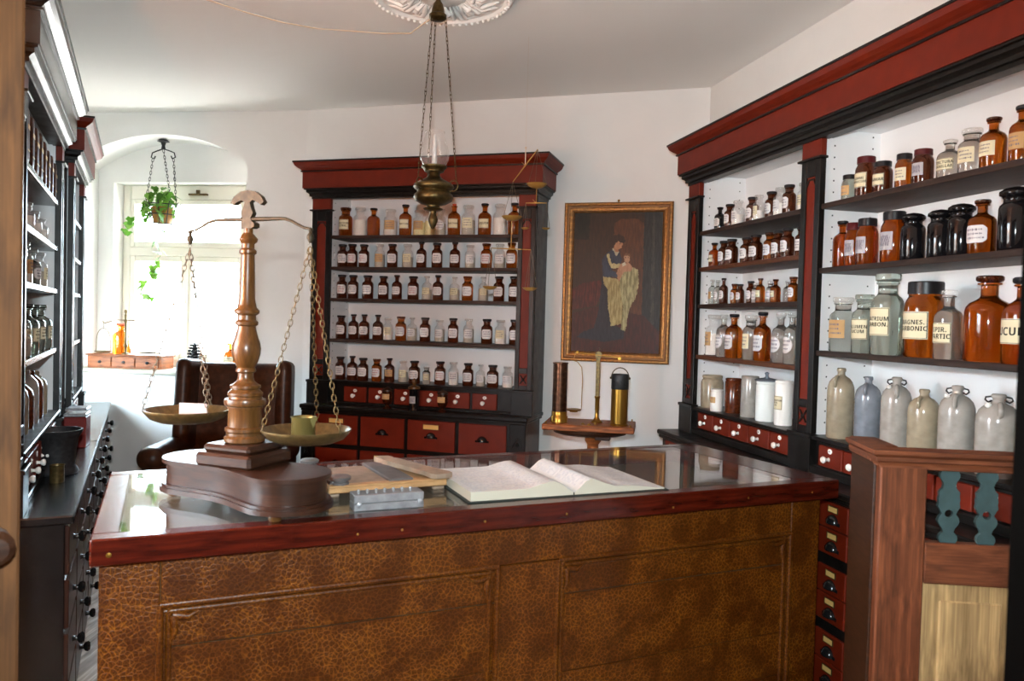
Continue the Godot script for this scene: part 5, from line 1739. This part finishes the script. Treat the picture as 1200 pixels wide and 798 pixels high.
# ---------------------------------------------------------------- bottles and jars
func bottle(where: Transform3D, called: String, label: String, r: float, h: float, shape: String, glass: String, cap: String, tagkind: String, text: String, fill: String, group: String) -> Node3D:
	var t := thing(called, label, "bottle" if shape != "j" else "jar", where, group)
	var g := Geo.new()
	var k := Geo.new()
	var seg := 22
	var top := 0.66      # where the straight wall ends
	var neck := 0.6
	match shape:
		"w":      # wide mouth with a flat ground stopper
			neck = 0.60
			g.lathe(v2([0.0, 0.0, r * 0.94, 0.0, r, 0.006, r, h * 0.62, r * 0.97, h * 0.665, r * 0.86, h * 0.705, r * 0.68, h * 0.735, r * neck, h * 0.76, r * neck, h * 0.865, r * 0.70, h * 0.88, r * 0.70, h * 0.90, 0.0, h * 0.90]), seg, 0.6)
			k.lathe(v2([r * 0.60, h * 0.902, r * 0.76, h * 0.915, r * 0.79, h * 0.935, r * 0.79, h * 0.985, r * 0.74, h, 0.0, h]), seg)
		"n", "b":      # narrow neck with a flared stopper, or with a ball stopper
			neck = 0.36
			top = 0.60
			g.lathe(v2([0.0, 0.0, r * 0.94, 0.0, r, 0.006, r, h * 0.58, r * 0.96, h * 0.63, r * 0.82, h * 0.68, r * 0.56, h * 0.715, r * 0.40, h * 0.745, r * neck, h * 0.77, r * neck, h * 0.885, r * 0.50, h * 0.895, r * 0.50, h * 0.915, 0.0, h * 0.915]), seg, 0.6)
			if shape == "b":
				k.lathe(v2([r * 0.26, h * 0.917, r * 0.20, h * 0.925, r * 0.30, h * 0.94, r * 0.36, h * 0.962, r * 0.30, h * 0.985, 0.0, h]), seg, 0.3)
			else:
				k.lathe(v2([r * 0.30, h * 0.917, r * 0.52, h * 0.93, r * 0.58, h * 0.95, r * 0.58, h * 0.985, r * 0.50, h, 0.0, h]), seg)
		"c":      # wide jar with a screw cap
			neck = 0.80
			top = 0.68
			g.lathe(v2([0.0, 0.0, r * 0.92, 0.0, r, 0.008, r, h * 0.66, r * 0.96, h * 0.72, r * 0.86, h * 0.775, r * neck, h * 0.80, r * neck, h * 0.83, 0.0, h * 0.83]), seg, 0.6)
			k.lathe(v2([r * 0.80, h * 0.832, r * 0.86, h * 0.835, r * 0.86, h * 0.985, r * 0.80, h, 0.0, h]), seg)
		"s":      # black stoppered jar
			neck = 0.74
			g.lathe(v2([0.0, 0.0, r * 0.94, 0.0, r, 0.006, r, h * 0.66, r * 0.95, h * 0.71, r * 0.80, h * 0.745, r * neck, h * 0.77, r * neck, h * 0.82, r * 0.84, h * 0.84, 0.0, h * 0.845]), seg, 0.6)
			k.lathe(v2([r * 0.80, h * 0.847, r * 0.98, h * 0.87, r * 1.0, h * 0.90, r * 0.98, h * 0.93, r * 0.72, h * 0.975, r * 0.3, h, 0.0, h]), seg, 0.6)
	part(g, "body", glass, t)
	part(k, "cap" if shape == "c" else "stopper", cap, t)
	if fill:
		var f := Geo.new()
		var fh := h * (0.40 + 0.18 * rng.randf())
		if fill == "white_powder" and tagkind == "":
			fh = h * 0.56
		f.lathe(v2([0.0, 0.004, r * 0.90, 0.004, r * 0.94, 0.010, r * 0.94, fh - 0.004, r * 0.90, fh, 0.0, fh + 0.002]), seg)
		part(f, "contents", fill, t)
	if tagkind:
		paper_label(t, r + 0.0006, h, top, tagkind, text)
	return t

func paper_label(t: Node3D, r: float, h: float, top: float, kind: String, text: String, y0 := -1.0, y1 := -1.0, half_angle := 0.95) -> void:
	var lo := h * 0.20 if y0 < 0.0 else y0
	var hi := h * (top - 0.08) if y1 < 0.0 else y1
	if kind == "tan" or kind == "grey":
		lo = lerpf(lo, hi, 0.12)
	var m := "label_white"
	if kind == "cream":
		m = "label_cream"
		lo = lerpf(lo, hi, 0.1)
		half_angle = 0.85
	elif kind == "tan":
		m = "label_cream" if rng.randf() < 0.6 else "label_tan"
		half_angle = 0.8
	elif kind == "grey":
		m = "label_grey"
		half_angle = 0.7
	var mid := (lo + hi) / 2.0
	var hh := (hi - lo) / 2.0
	var n := 12
	var g := Geo.new()
	for k in n + 1:
		var u := lerpf(-1.0, 1.0, float(k) / n)
		var q := 1.0
		if kind == "octagon":
			q = lerpf(1.0, 0.62, smoothstep(0.70, 1.0, absf(u)))
		elif kind == "round":
			q = sqrt(maxf(0.02, 1.0 - u * u))
		var o := Vector3(sin(u * half_angle), 0, cos(u * half_angle))
		g.vert(o * r + Vector3(0, mid - hh * q, 0), o)
		g.vert(o * r + Vector3(0, mid + hh * q, 0), o)
	for k in n:
		g.face(k * 2, k * 2 + 2, k * 2 + 1)
		g.face(k * 2 + 1, k * 2 + 2, k * 2 + 3)
	var l := part(g, "label", m, t)
	var ri := r + 0.0006
	if text:
		put(bent_text(text, ri, mid, hh * 1.65, half_angle * 1.9), "lettering", "ink", l)
	else:      # too small to read: strokes of handwriting in one or two lines
		g = Geo.new()
		var rows := 2 if hh > 0.02 else 1
		if kind == "grey":
			rows = 5
		for j in rows + 1:
			var y := lerpf(-hh * 0.45, hh * 0.5, float(j) / rows)
			var a := -half_angle * (0.72 - 0.2 * rng.randf())
			var stop := half_angle * (0.75 - 0.35 * rng.randf())
			while a < stop:
				var w := rng.randf_range(0.03, 0.13)
				var tall := hh * rng.randf_range(0.06, 0.13)
				g.patch(ri, mid + y, a, a + w, -tall, tall)
				a += w + rng.randf_range(0.03, 0.08)
		part(g, "lettering", "ink_red" if kind == "octagon" and rng.randf() < 0.12 else "ink_soft" if kind != "cream" else "ink", l)
	if kind == "cream":
		g = Geo.new()
		for s in [-1.0, 1.0]:
			g.patch(ri, mid, -half_angle * 0.95, half_angle * 0.95, s * hh * 0.93 - 0.0007, s * hh * 0.93 + 0.0007)
			g.patch(ri, mid, s * half_angle * 0.95 - 0.02, s * half_angle * 0.95 + 0.02, -hh * 0.93, hh * 0.93)
		part(g, "border", "ink", l)

func bent_text(text: String, r: float, y: float, tall: float, wide_angle: float) -> ArrayMesh:      # letters laid round a cylinder
	var tm := TextMesh.new()
	tm.font = font_sans
	tm.text = text
	tm.font_size = 32
	tm.pixel_size = 0.01
	tm.depth = 0.0
	tm.curve_step = 4.0
	tm.line_spacing = -6.0
	var a := tm.surface_get_arrays(0)
	var p: PackedVector3Array = a[Mesh.ARRAY_VERTEX]
	var lo := Vector3(1e9, 1e9, 0)
	var hi := Vector3(-1e9, -1e9, 0)
	for q in p:
		lo = lo.min(q)
		hi = hi.max(q)
	var s := minf(tall / (hi.y - lo.y), wide_angle * r / (hi.x - lo.x))
	var g := Geo.new()
	var c := (lo + hi) / 2.0
	for q in p:
		var an := (q.x - c.x) * s / r
		var o := Vector3(sin(an), 0, cos(an))
		g.vert(o * r + Vector3(0, y + (q.y - c.y) * s, 0), o)
	var ix: PackedInt32Array = a[Mesh.ARRAY_INDEX] if a[Mesh.ARRAY_INDEX] != null else PackedInt32Array(range(p.size()))
	for k in range(0, ix.size() - 2, 3):
		g.face(ix[k], ix[k + 1], ix[k + 2])
	return g.mesh()

const WORDS := {"1": "CALCIUM\nCITRIC.", "2": "TINCTURA", "3": "LIQUOR", "5": "EXTRACT", "7": "GUMMI\nARABICUM", "8": "AMMAR", "9": "TINCTURA\nVANILLAE", "A": "ALUMEN\nUCUM", "B": "NATRIUM\nCARBON.", "C": "MAGNES.\nCARBONIC", "D": "SPIR.\nPARTIC", "E": "UCUM"}

func row(frame: Transform3D, z: float, y: float, list: Array, place: String, turn: float, group: String) -> void:
	# each entry: [x, radius, height, code]; code: shape, glass, label, word, contents
	for k in list.size():
		var e: Array = list[k]
		var code: String = e[3]
		var glass: String = {"a": "amber_glass", "d": "dark_amber_glass", "k": "black_glass", "c": "clear_glass", "g": "green_glass"}[code[1]]
		var shape := code[0]
		var cap: String = {"a": "dark_amber_glass", "d": "dark_amber_glass", "k": "black_glass", "c": "milky_glass", "g": "green_glass"}[code[1]]
		if shape == "c":
			cap = "oxblood_cap" if k % 3 == 1 and code[1] != "g" else "black_cap"
		elif shape == "b":
			cap = "rubber"
		elif code[1] == "a" and shape == "n":
			cap = "black_cap" if k % 2 == 0 else "dark_amber_glass"
		elif code[1] == "d":
			cap = "black_cap"
		var kind: String = {"o": "octagon", "t": "tan", "x": "cream", "r": "round", "g": "grey", "_": ""}[code[2]]
		var word: String = WORDS.get(code[3], "")
		var fill: String = {"p": "white_powder", "q": "grey_powder", "y": "cream_powder", "_": ""}[code[4]]
		if code[1] == "c" and code[4] in ["p", "y", "q"]:
			glass = "jar_glass"
		var look: String = {"a": "amber glass", "d": "dark brown glass", "k": "black glass", "c": "clear glass", "g": "pale green glass"}[code[1]]
		var noun: String = {"w": "wide-necked bottle", "n": "narrow-necked bottle", "b": "ball-stoppered bottle", "c": "screw-capped jar", "s": "stoppered jar"}[shape]
		var label := "%s %s, %s from left on %s" % [look, noun, ORD[k], place]
		bottle(frame * at(e[0], y, z + (0.012 * ((k * 7) % 5 - 2) / 2.0), turn + rng.randf_range(-0.12, 0.12)), "apothecary_bottle" if shape in ["w", "n", "b"] else "apothecary_jar", label, e[1], e[2], "j" if shape == "j" else shape, glass, cap, kind, word, fill, group)

func back_bottles() -> void:
	var z := -0.19
	var gr := "bottles in the back cabinet"
	row(TB, z, 2.09, [[0.196, 0.047, 0.198, "wax1_"], [0.313, 0.046, 0.196, "wc__p"], [0.419, 0.043, 0.189, "na___"], [0.536, 0.046, 0.181, "wct_p"], [0.650, 0.042, 0.210, "nax2_"], [0.743, 0.043, 0.173, "wct_y"], [0.826, 0.036, 0.172, "wc__y"], [0.904, 0.036, 0.176, "wcr_q"], [0.992, 0.042, 0.214, "bax2_"], [1.096, 0.045, 0.198, "wct_q"], [1.202, 0.043, 0.211, "nax3_"], [1.310, 0.045, 0.203, "wc__p"], [1.410, 0.044, 0.207, "na___"]], "the back cabinet's top shelf", 0.15, gr)
	row(TB, z, 1.879, [[0.178, 0.036, 0.159, "wdo__"], [0.258, 0.036, 0.160, "wdo__"], [0.353, 0.036, 0.156, "wdo__"], [0.461, 0.035, 0.160, "wct_q"], [0.560, 0.036, 0.159, "wdo__"], [0.664, 0.037, 0.160, "wct_q"], [0.769, 0.034, 0.174, "ndo__"], [0.885, 0.036, 0.165, "wdo__"], [1.004, 0.035, 0.172, "ndo__"], [1.114, 0.034, 0.151, "wco_q"], [1.220, 0.037, 0.163, "wao__"], [1.316, 0.036, 0.158, "wco_q"], [1.398, 0.035, 0.165, "wao__"]], "the back cabinet's second shelf", 0.15, gr)
	row(TB, z, 1.668, [[0.178, 0.036, 0.162, "wdo__"], [0.270, 0.036, 0.160, "wdo__"], [0.386, 0.038, 0.158, "wdo__"], [0.494, 0.036, 0.156, "wdo__"], [0.599, 0.034, 0.163, "ndo__"], [0.710, 0.038, 0.157, "wdo__"], [0.814, 0.034, 0.158, "ncx_q"], [0.897, 0.035, 0.165, "ndo__"], [1.007, 0.034, 0.155, "ncx_q"], [1.102, 0.037, 0.159, "wao__"], [1.204, 0.033, 0.158, "ncx_q"], [1.315, 0.036, 0.161, "wdo__"], [1.419, 0.034, 0.162, "wdo__"]], "the back cabinet's third shelf", 0.15, gr)
	row(TB, z, 1.392, [[0.178, 0.036, 0.159, "wdo__"], [0.280, 0.035, 0.169, "ndo__"], [0.367, 0.035, 0.170, "ndo__"], [0.460, 0.036, 0.170, "ndo__"], [0.541, 0.032, 0.151, "wct_p"], [0.627, 0.037, 0.162, "wao__"], [0.714, 0.033, 0.158, "nco_q"], [0.813, 0.036, 0.160, "wdo__"], [0.909, 0.034, 0.147, "wco_q"], [1.009, 0.035, 0.161, "wdo__"], [1.110, 0.035, 0.158, "wco_q"], [1.240, 0.037, 0.161, "wdo__"], [1.337, 0.037, 0.157, "wct_p"], [1.425, 0.035, 0.162, "wdo__"]], "the back cabinet's fourth shelf", 0.15, gr)
	row(TB, z, 1.112, [[0.179, 0.035, 0.155, "wdo__"], [0.277, 0.036, 0.164, "ndo__"], [0.365, 0.036, 0.154, "wdo__"], [0.458, 0.035, 0.151, "wao__"], [0.558, 0.035, 0.160, "ndt__"], [0.651, 0.033, 0.146, "wct_q"], [0.738, 0.038, 0.149, "wdo__"], [0.830, 0.026, 0.116, "wct__"], [0.920, 0.037, 0.152, "wdo__"], [1.019, 0.034, 0.153, "wco_p"], [1.114, 0.036, 0.149, "wdo__"], [1.206, 0.031, 0.144, "nco_q"], [1.292, 0.038, 0.145, "wdo__"], [1.387, 0.035, 0.138, "wco_p"]], "the back cabinet's lowest ledge", 0.15, gr)
	for q in [[0.619, 0, "left amber footed urn on the ledge before the small drawers"], [0.807, 1, "dark cylindrical jar with a wooden acorn lid on the cabinet ledge"], [1.006, 0, "right amber footed urn on the ledge before the small drawers"]]:
		var t := thing("footed_jar", q[2], "jar", TB * at(q[0], 0.95, -0.034), "jars on the back cabinet's worktop")
		var g := Geo.new()
		if q[1] == 0:
			g.lathe(v2([0.0, 0.0, 0.026, 0.0, 0.027, 0.006, 0.014, 0.014, 0.010, 0.024, 0.018, 0.032, 0.030, 0.046, 0.035, 0.066, 0.035, 0.100, 0.030, 0.112, 0.0, 0.113]), 22, 0.6)
			part(g, "body", "dark_amber_glass", t)
			g = Geo.new()
			g.lathe(v2([0.031, 0.1135, 0.036, 0.116, 0.035, 0.124, 0.024, 0.132, 0.008, 0.137, 0.006, 0.144, 0.0, 0.148]), 20)
			part(g, "lid", "dark_walnut", t)
			paper_label(t, 0.0356, 0.148, 0.7, "tan", "", 0.058, 0.098, 0.75)
		else:
			g.lathe(v2([0.0, 0.0, 0.034, 0.0, 0.034, 0.008, 0.031, 0.012, 0.031, 0.130, 0.034, 0.136, 0.0, 0.137]), 22)
			part(g, "body", "black_glass", t)
			g = Geo.new()
			g.lathe(v2([0.034, 0.1372, 0.040, 0.142, 0.039, 0.150, 0.026, 0.158, 0.012, 0.162, 0.010, 0.168, 0.015, 0.178, 0.016, 0.190, 0.010, 0.202, 0.0, 0.208]), 20)
			part(g, "lid", "turned_wood", t)
			paper_label(t, 0.0316, 0.2, 0.7, "grey", "", 0.040, 0.092, 0.8)

func right_bottles() -> void:
	var z := -0.20
	var ga := "bottles in the left bay of the right cabinet"
	var gb := "bottles in the right bay of the right cabinet"
	row(TR, z, 2.065, [[0.244, 0.030, 0.129, "nko__"], [0.377, 0.030, 0.125, "wdo__"], [0.484, 0.033, 0.127, "wco_p"], [0.594, 0.031, 0.131, "wdo__"], [0.675, 0.028, 0.128, "wct_p"], [0.759, 0.031, 0.133, "wdo__"], [0.855, 0.032, 0.136, "wco_p"], [0.946, 0.030, 0.134, "wdo__"], [1.033, 0.028, 0.130, "wct_p"]], "top shelf of right cabinet's left bay", 0.0, ga)
	row(TR, z, 1.867, [[0.194, 0.031, 0.138, "nax5_"], [0.325, 0.030, 0.136, "wdo__"], [0.432, 0.032, 0.135, "wdo__"], [0.554, 0.034, 0.132, "wdo__"], [0.660, 0.033, 0.134, "wdo__"], [0.758, 0.031, 0.136, "wao__"], [0.850, 0.032, 0.135, "wdo__"], [0.945, 0.031, 0.136, "wdo__"], [1.032, 0.030, 0.134, "wdo__"]], "second shelf of right cabinet's left bay", 0.0, ga)
	row(TR, z, 1.665, [[0.184, 0.022, 0.138, "nct__"], [0.270, 0.022, 0.131, "nco__"], [0.359, 0.023, 0.138, "ndo__"], [0.443, 0.021, 0.105, "wao_q"], [0.522, 0.021, 0.100, "wdo__"], [0.595, 0.022, 0.113, "wdo__"], [0.663, 0.020, 0.101, "wco__"], [0.726, 0.022, 0.120, "nax__"], [0.787, 0.020, 0.104, "wco__"], [0.850, 0.024, 0.110, "nax__"], [0.921, 0.019, 0.100, "nc___"], [0.986, 0.023, 0.115, "wao__"]], "third shelf of right cabinet's left bay", 0.0, ga)
	row(TR, z, 1.387, [[0.222, 0.047, 0.222, "wct_p"], [0.352, 0.039, 0.223, "ncr__"], [0.484, 0.044, 0.226, "nao6_"], [0.621, 0.040, 0.220, "wct__"], [0.749, 0.041, 0.235, "nao6_"], [0.879, 0.040, 0.231, "ncr__"], [0.991, 0.037, 0.234, "ncr__"]], "fourth shelf of right cabinet's left bay", 0.0, ga)
	row(TR, z, 2.065, [[1.341, 0.031, 0.111, "cgt__"], [1.456, 0.040, 0.161, "cdx7_"], [1.570, 0.035, 0.120, "cdx8_"], [1.660, 0.031, 0.132, "cat__"], [1.769, 0.035, 0.125, "cdg__"], [1.872, 0.040, 0.137, "ncx9_"], [1.978, 0.040, 0.148, "wct__"], [2.076, 0.038, 0.161, "nat__"], [2.165, 0.036, 0.177, "nat__"]], "top shelf of right cabinet's right bay", 0.2, gb)
	row(TR, z, 1.80, [[1.308, 0.037, 0.194, "na___"], [1.398, 0.034, 0.175, "cag__"], [1.494, 0.040, 0.180, "cag__"], [1.620, 0.046, 0.191, "cag__"], [1.733, 0.041, 0.171, "sk___"], [1.843, 0.041, 0.170, "sk___"], [1.948, 0.042, 0.175, "sk___"], [2.046, 0.041, 0.173, "nao6_"], [2.155, 0.048, 0.198, "sk___"]], "second shelf of right cabinet's right bay", 0.2, gb)
	row(TR, z, 1.459, [[1.331, 0.052, 0.221, "wct__"], [1.479, 0.045, 0.228, "wgxA_"], [1.623, 0.057, 0.300, "wgxB_"], [1.794, 0.068, 0.265, "caxC_"], [1.917, 0.045, 0.232, "ncxD_"], [2.062, 0.069, 0.273, "na___"], [2.205, 0.058, 0.261, "naxE_"]], "third shelf of right cabinet's right bay", 0.25, gb)
	var bl := [[1.352, 0.052, 0.285, "stoneware_tan", false], [1.520, 0.048, 0.263, "stoneware_blue", false], [1.675, 0.052, 0.273, "stoneware_grey", true], [1.814, 0.052, 0.241, "stoneware_tan", false], [1.962, 0.055, 0.267, "stoneware_grey", true], [2.127, 0.062, 0.255, "stoneware_grey", true], [2.260, 0.051, 0.247, "stoneware_tan", false]]
	for k in bl.size():
		var e: Array = bl[k]
		var t := thing("stoneware_bottle", "%s stoneware bottle%s, %s from left on the lowest ledge" % [{"stoneware_tan": "tan", "stoneware_blue": "blue-grey", "stoneware_grey": "grey"}[e[3]], " with swing stopper" if e[4] else " with plain mouth", ORD[k]], "bottle", TR * at(e[0], 1.107, z, 0.5 + 0.2 * (k % 3)), "stoneware bottles in the right cabinet")
		var r: float = e[1]
		var h: float = e[2]
		var nk := 1.0
		var g := Geo.new()
		g.lathe(v2([0.0, 0.0, r * 0.95, 0.0, r, 0.006, r, h * 0.66, r * 0.97, h * 0.73, r * 0.86, h * 0.80, r * 0.62, h * 0.855, r * 0.40, h * 0.88, r * 0.29, h * 0.90, r * 0.27, h * 0.93 * nk + h * 0.005, r * 0.34, h * 0.955 * nk + h * 0.004, r * 0.34, h * 0.985 * nk, r * 0.28, h * nk, r * 0.18, h * nk, r * 0.18, h * 0.9, 0.0, h * 0.9]), 26, 0.5)
		part(g, "body", e[3], t)
		g = Geo.new()      # the small ear handle at the shoulder
		var pts := []
		for j in 9:
			var a := -PI * 0.5 + PI * j / 8
			pts.append(Vector3(0, h * 0.80 + sin(a) * h * 0.085, r * 0.58 + cos(a) * r * 0.42))
		g.tube(pts, r * 0.13, 8)
		part(g, "handle", e[3], t)
		if e[4]:
			g = Geo.new()
			g.ball(Vector3(-r * 0.50, h * 0.865, r * 0.42), r * 0.17, 12, 0.8)
			part(g, "stopper", "porcelain", t)
			g = Geo.new()
			for s in [-1.0, 1.0]:
				g = Geo.new()
				g.tube([Vector3(s * r * 0.34, h * 0.965, 0), Vector3(s * r * 0.56, h * 0.955, 0.0), Vector3(s * r * 0.60, h * 0.925, 0.003), Vector3(s * r * 0.46, h * 0.895, 0.004), Vector3(s * r * 0.30, h * 0.915, 0)], 0.003, 5)
				part(g, "wire_bail", "iron", t)
	# jars on the lowest ledge of the left bay
	var jars := [[0.225, 0.061, 0.179, "stoneware_tan", "squat tan stoneware jar with a thick rim on the lowest ledge"], [0.461, 0.044, 0.180, "brown_glaze", "glossy brown glazed jar on the lowest ledge"], [0.623, 0.044, 0.204, "stoneware_grey", "pale grey tapered stoneware jar beside the brown glazed jar"], [0.776, 0.049, 0.190, "porcelain", "tall white porcelain jar with a knobbed lid on the lowest ledge"], [0.926, 0.041, 0.205, "porcelain", "white porcelain jar with a framed printed label on the lowest ledge"]]
	for k in jars.size():
		var e: Array = jars[k]
		var r: float = e[1]
		var h: float = e[2]
		var t := thing("ceramic_jar", e[4], "jar", TR * at(e[0], 1.10, -0.21, 0.0), "jars in the right cabinet")
		var g := Geo.new()
		if k == 0:
			g.lathe(v2([0.0, 0.0, r * 0.93, 0.0, r * 0.97, 0.006, r, h * 0.3, r, h * 0.78, r * 0.90, h * 0.86, r * 0.84, h * 0.89, r * 0.90, h * 0.92, r * 0.90, h * 0.98, r * 0.84, h, r * 0.76, h, r * 0.76, h * 0.9, 0.0, h * 0.9]), 28, 0.5)
		else:
			g.lathe(v2([0.0, 0.0, r * 0.95, 0.0, r, 0.008, r * (0.96 if k == 2 else 1.0), h * 0.90, r * 0.93, h * 0.925, r * 0.98, h * 0.945, r * 0.98, h * 0.985, r * 0.92, h, r * 0.84, h, r * 0.84, h * 0.92, 0.0, h * 0.92]), 28, 0.5)
		part(g, "body", e[3], t)
		if k == 3:
			g = Geo.new()
			g.lathe(v2([r * 0.7, h + 0.0005, r * 1.12, h + 0.001, r * 1.14, h + 0.007, r * 0.8, h + 0.013, r * 0.22, h + 0.018, r * 0.14, h + 0.026, r * 0.22, h + 0.040, 0.0, h + 0.046]), 28)
			part(g, "lid", "stoneware_blue", t)
		if k == 4:
			paper_label(t, r + 0.001, h, 0.8, "cream", "UNGUENTUM\nARTIC.\n4+9", h * 0.32, h * 0.66, 1.0)
	var t := thing("ceramic_jar", "small white jar with a tan label before the squat stoneware jar", "jar", TR * at(0.385, 1.10, -0.155, 0.1), "jars in the right cabinet")
	var g := Geo.new()
	g.lathe(v2([0.0, 0.0, 0.031, 0.0, 0.033, 0.006, 0.033, 0.100, 0.030, 0.104, 0.033, 0.108, 0.033, 0.114, 0.028, 0.117, 0.0, 0.115]), 24)
	part(g, "body", "porcelain", t)
	paper_label(t, 0.0338, 0.117, 0.8, "tan", "", 0.040, 0.076, 1.0)

func left_bottles() -> void:
	var z := -0.25
	# books on the top shelf of the first cabinet
	var x := 0.16
	for k in 9:
		var w := 0.055 + 0.018 * rng.randf()
		var h := 0.205 - 0.004 * k + 0.012 * rng.randf()
		var t := thing("old_book", "brown leather-bound book, %s from the door on the left cabinet's top shelf" % ORD[k], "book", TL * at(x, 2.065, -0.175), "books in the left cabinet")
		var g := Geo.new()
		rbox(g, Vector3(w / 2, h / 2, -0.010), Vector3(w, h, 0.02), 0.009, 5)
		g.box(Vector3(0.002, h / 2, -0.085), Vector3(0.004, h, 0.15))
		g.box(Vector3(w - 0.002, h / 2, -0.085), Vector3(0.004, h, 0.15))
		part(g, "binding", "book_brown", t)
		part(boxes([[0.004, w - 0.004, 0.003, h - 0.004, -0.158, -0.018]]), "pages", "page_edge", t)
		for q in [[0.62, 0.70], [0.25, 0.27]]:
			part(boxes([[0.004, w - 0.004, h * q[0], h * q[1], 0.0002, 0.001]]), "gold_band", "gold_leaf", t)
		x += w + 0.085 * (0.8 + 0.4 * rng.randf())
	var list := []
	for k in 7:
		list.append([0.30 + k * 0.155, 0.036, 0.115, "wc__p" if k % 2 == 0 else "wco_p"])
	row(TL, z + 0.02, 1.845, list, "second shelf of cabinet nearest door", 0.0, "bottles in the left cabinet")
	list = []
	for k in 7:
		list.append([0.24 + k * 0.165, 0.045, 0.150 + 0.02 * ((k * 3) % 4) / 3.0, ["wct_q", "nco__", "wct_p"][k % 3]])
	row(TL, z + 0.01, 1.640, list, "third shelf of cabinet nearest door", 0.0, "bottles in the left cabinet")
	list = []
	for k in 8:
		list.append([0.22 + k * 0.15, 0.050, 0.12 if k < 3 else 0.205, "ngx__" if k >= 3 else "wc__q"])
	row(TL, z + 0.01, 1.357, list, "fourth shelf of cabinet nearest door", 0.0, "bottles in the left cabinet")
	var jug := ["stoneware_grey", "brown_glaze", "stoneware_tan", "brown_glaze", "stoneware_grey", "brown_glaze", "stoneware_tan"]
	for k in 7:
		var t := thing("stoneware_jug", "%s jug with a handle, %s from the door on the left ledge" % [{"stoneware_grey": "grey stoneware", "brown_glaze": "brown glazed", "stoneware_tan": "tan stoneware"}[jug[k]], ORD[k]], "jug", TL * at(0.24 + k * 0.17, 1.05, z, 0.6), "jugs in the left cabinet")
		var h := 0.20 + 0.03 * ((k * 5) % 3) / 2.0
		var g := Geo.new()
		g.lathe(v2([0.0, 0.0, 0.056, 0.0, 0.058, 0.008, 0.058, h * 0.66, 0.052, h * 0.78, 0.034, h * 0.88, 0.022, h * 0.92, 0.024, h * 0.97, 0.022, h, 0.0, h]), 22, 0.5)
		part(g, "body", jug[k], t)
		g = Geo.new()
		var pts := []
		for j in 9:
			var a := -PI * 0.5 + PI * j / 8
			pts.append(Vector3(0.034 + cos(a) * 0.034, h * 0.80 + sin(a) * 0.038, 0))
		g.tube(pts, 0.008, 8)
		part(g, "handle", jug[k], t)
	# on the low counter: iron mortar, small brass mortar, two red tins
	var t := thing("iron_mortar", "dark iron mortar with a flared rim on the left drawer counter", "mortar", TL * at(0.80, 0.85, -0.115))
	var g := Geo.new()
	g.lathe(v2([0.0, 0.0, 0.082, 0.0, 0.086, 0.008, 0.080, 0.022, 0.070, 0.034, 0.072, 0.050, 0.076, 0.10, 0.084, 0.150, 0.098, 0.176, 0.100, 0.186, 0.092, 0.186, 0.074, 0.15, 0.062, 0.05, 0.0, 0.04]), 32, 0.5)
	g.ball(Vector3(0.076 * cos(0.9), 0.105, 0.076 * sin(0.9)), 0.012, 10)
	part(g, "bowl", "iron", t)
	t = thing("brass_beaker", "small brass beaker standing beside the iron mortar", "beaker", TL * at(0.60, 0.85, -0.095))
	g = Geo.new()
	g.lathe(v2([0.0, 0.0, 0.026, 0.0, 0.027, 0.004, 0.026, 0.066, 0.029, 0.070, 0.026, 0.070, 0.023, 0.064, 0.022, 0.006, 0.0, 0.004]), 22)
	part(g, "cup", "old_brass", t)
	for k in 2:
		t = thing("red_tin", ["nearer dark red tin with a gold emblem on the left counter", "farther dark red tin with a gold emblem on the left counter"][k], "tin", TL * at(1.52 + k * 0.24, 0.85, -0.085 - 0.01 * k, -0.1), "tins on the left counter")
		part(boxes([[-0.065, 0.065, 0.0, 0.155, -0.05, 0.05]], 0.004), "body", "book_red", t)
		part(boxes([[-0.067, 0.067, 0.155, 0.172, -0.052, 0.052]], 0.004), "lid", "silver_metal", t)
		g = Geo.new()
		g.xf = Transform3D(Basis(Vector3(0, 0, 1), PI / 2), Vector3(-0.065, 0.08, 0))
		g.lathe(v2([0.0, 0.0, 0.022, 0.0, 0.022, 0.0012, 0.0, 0.0014]), 18)
		part(g, "emblem", "gold_leaf", t)
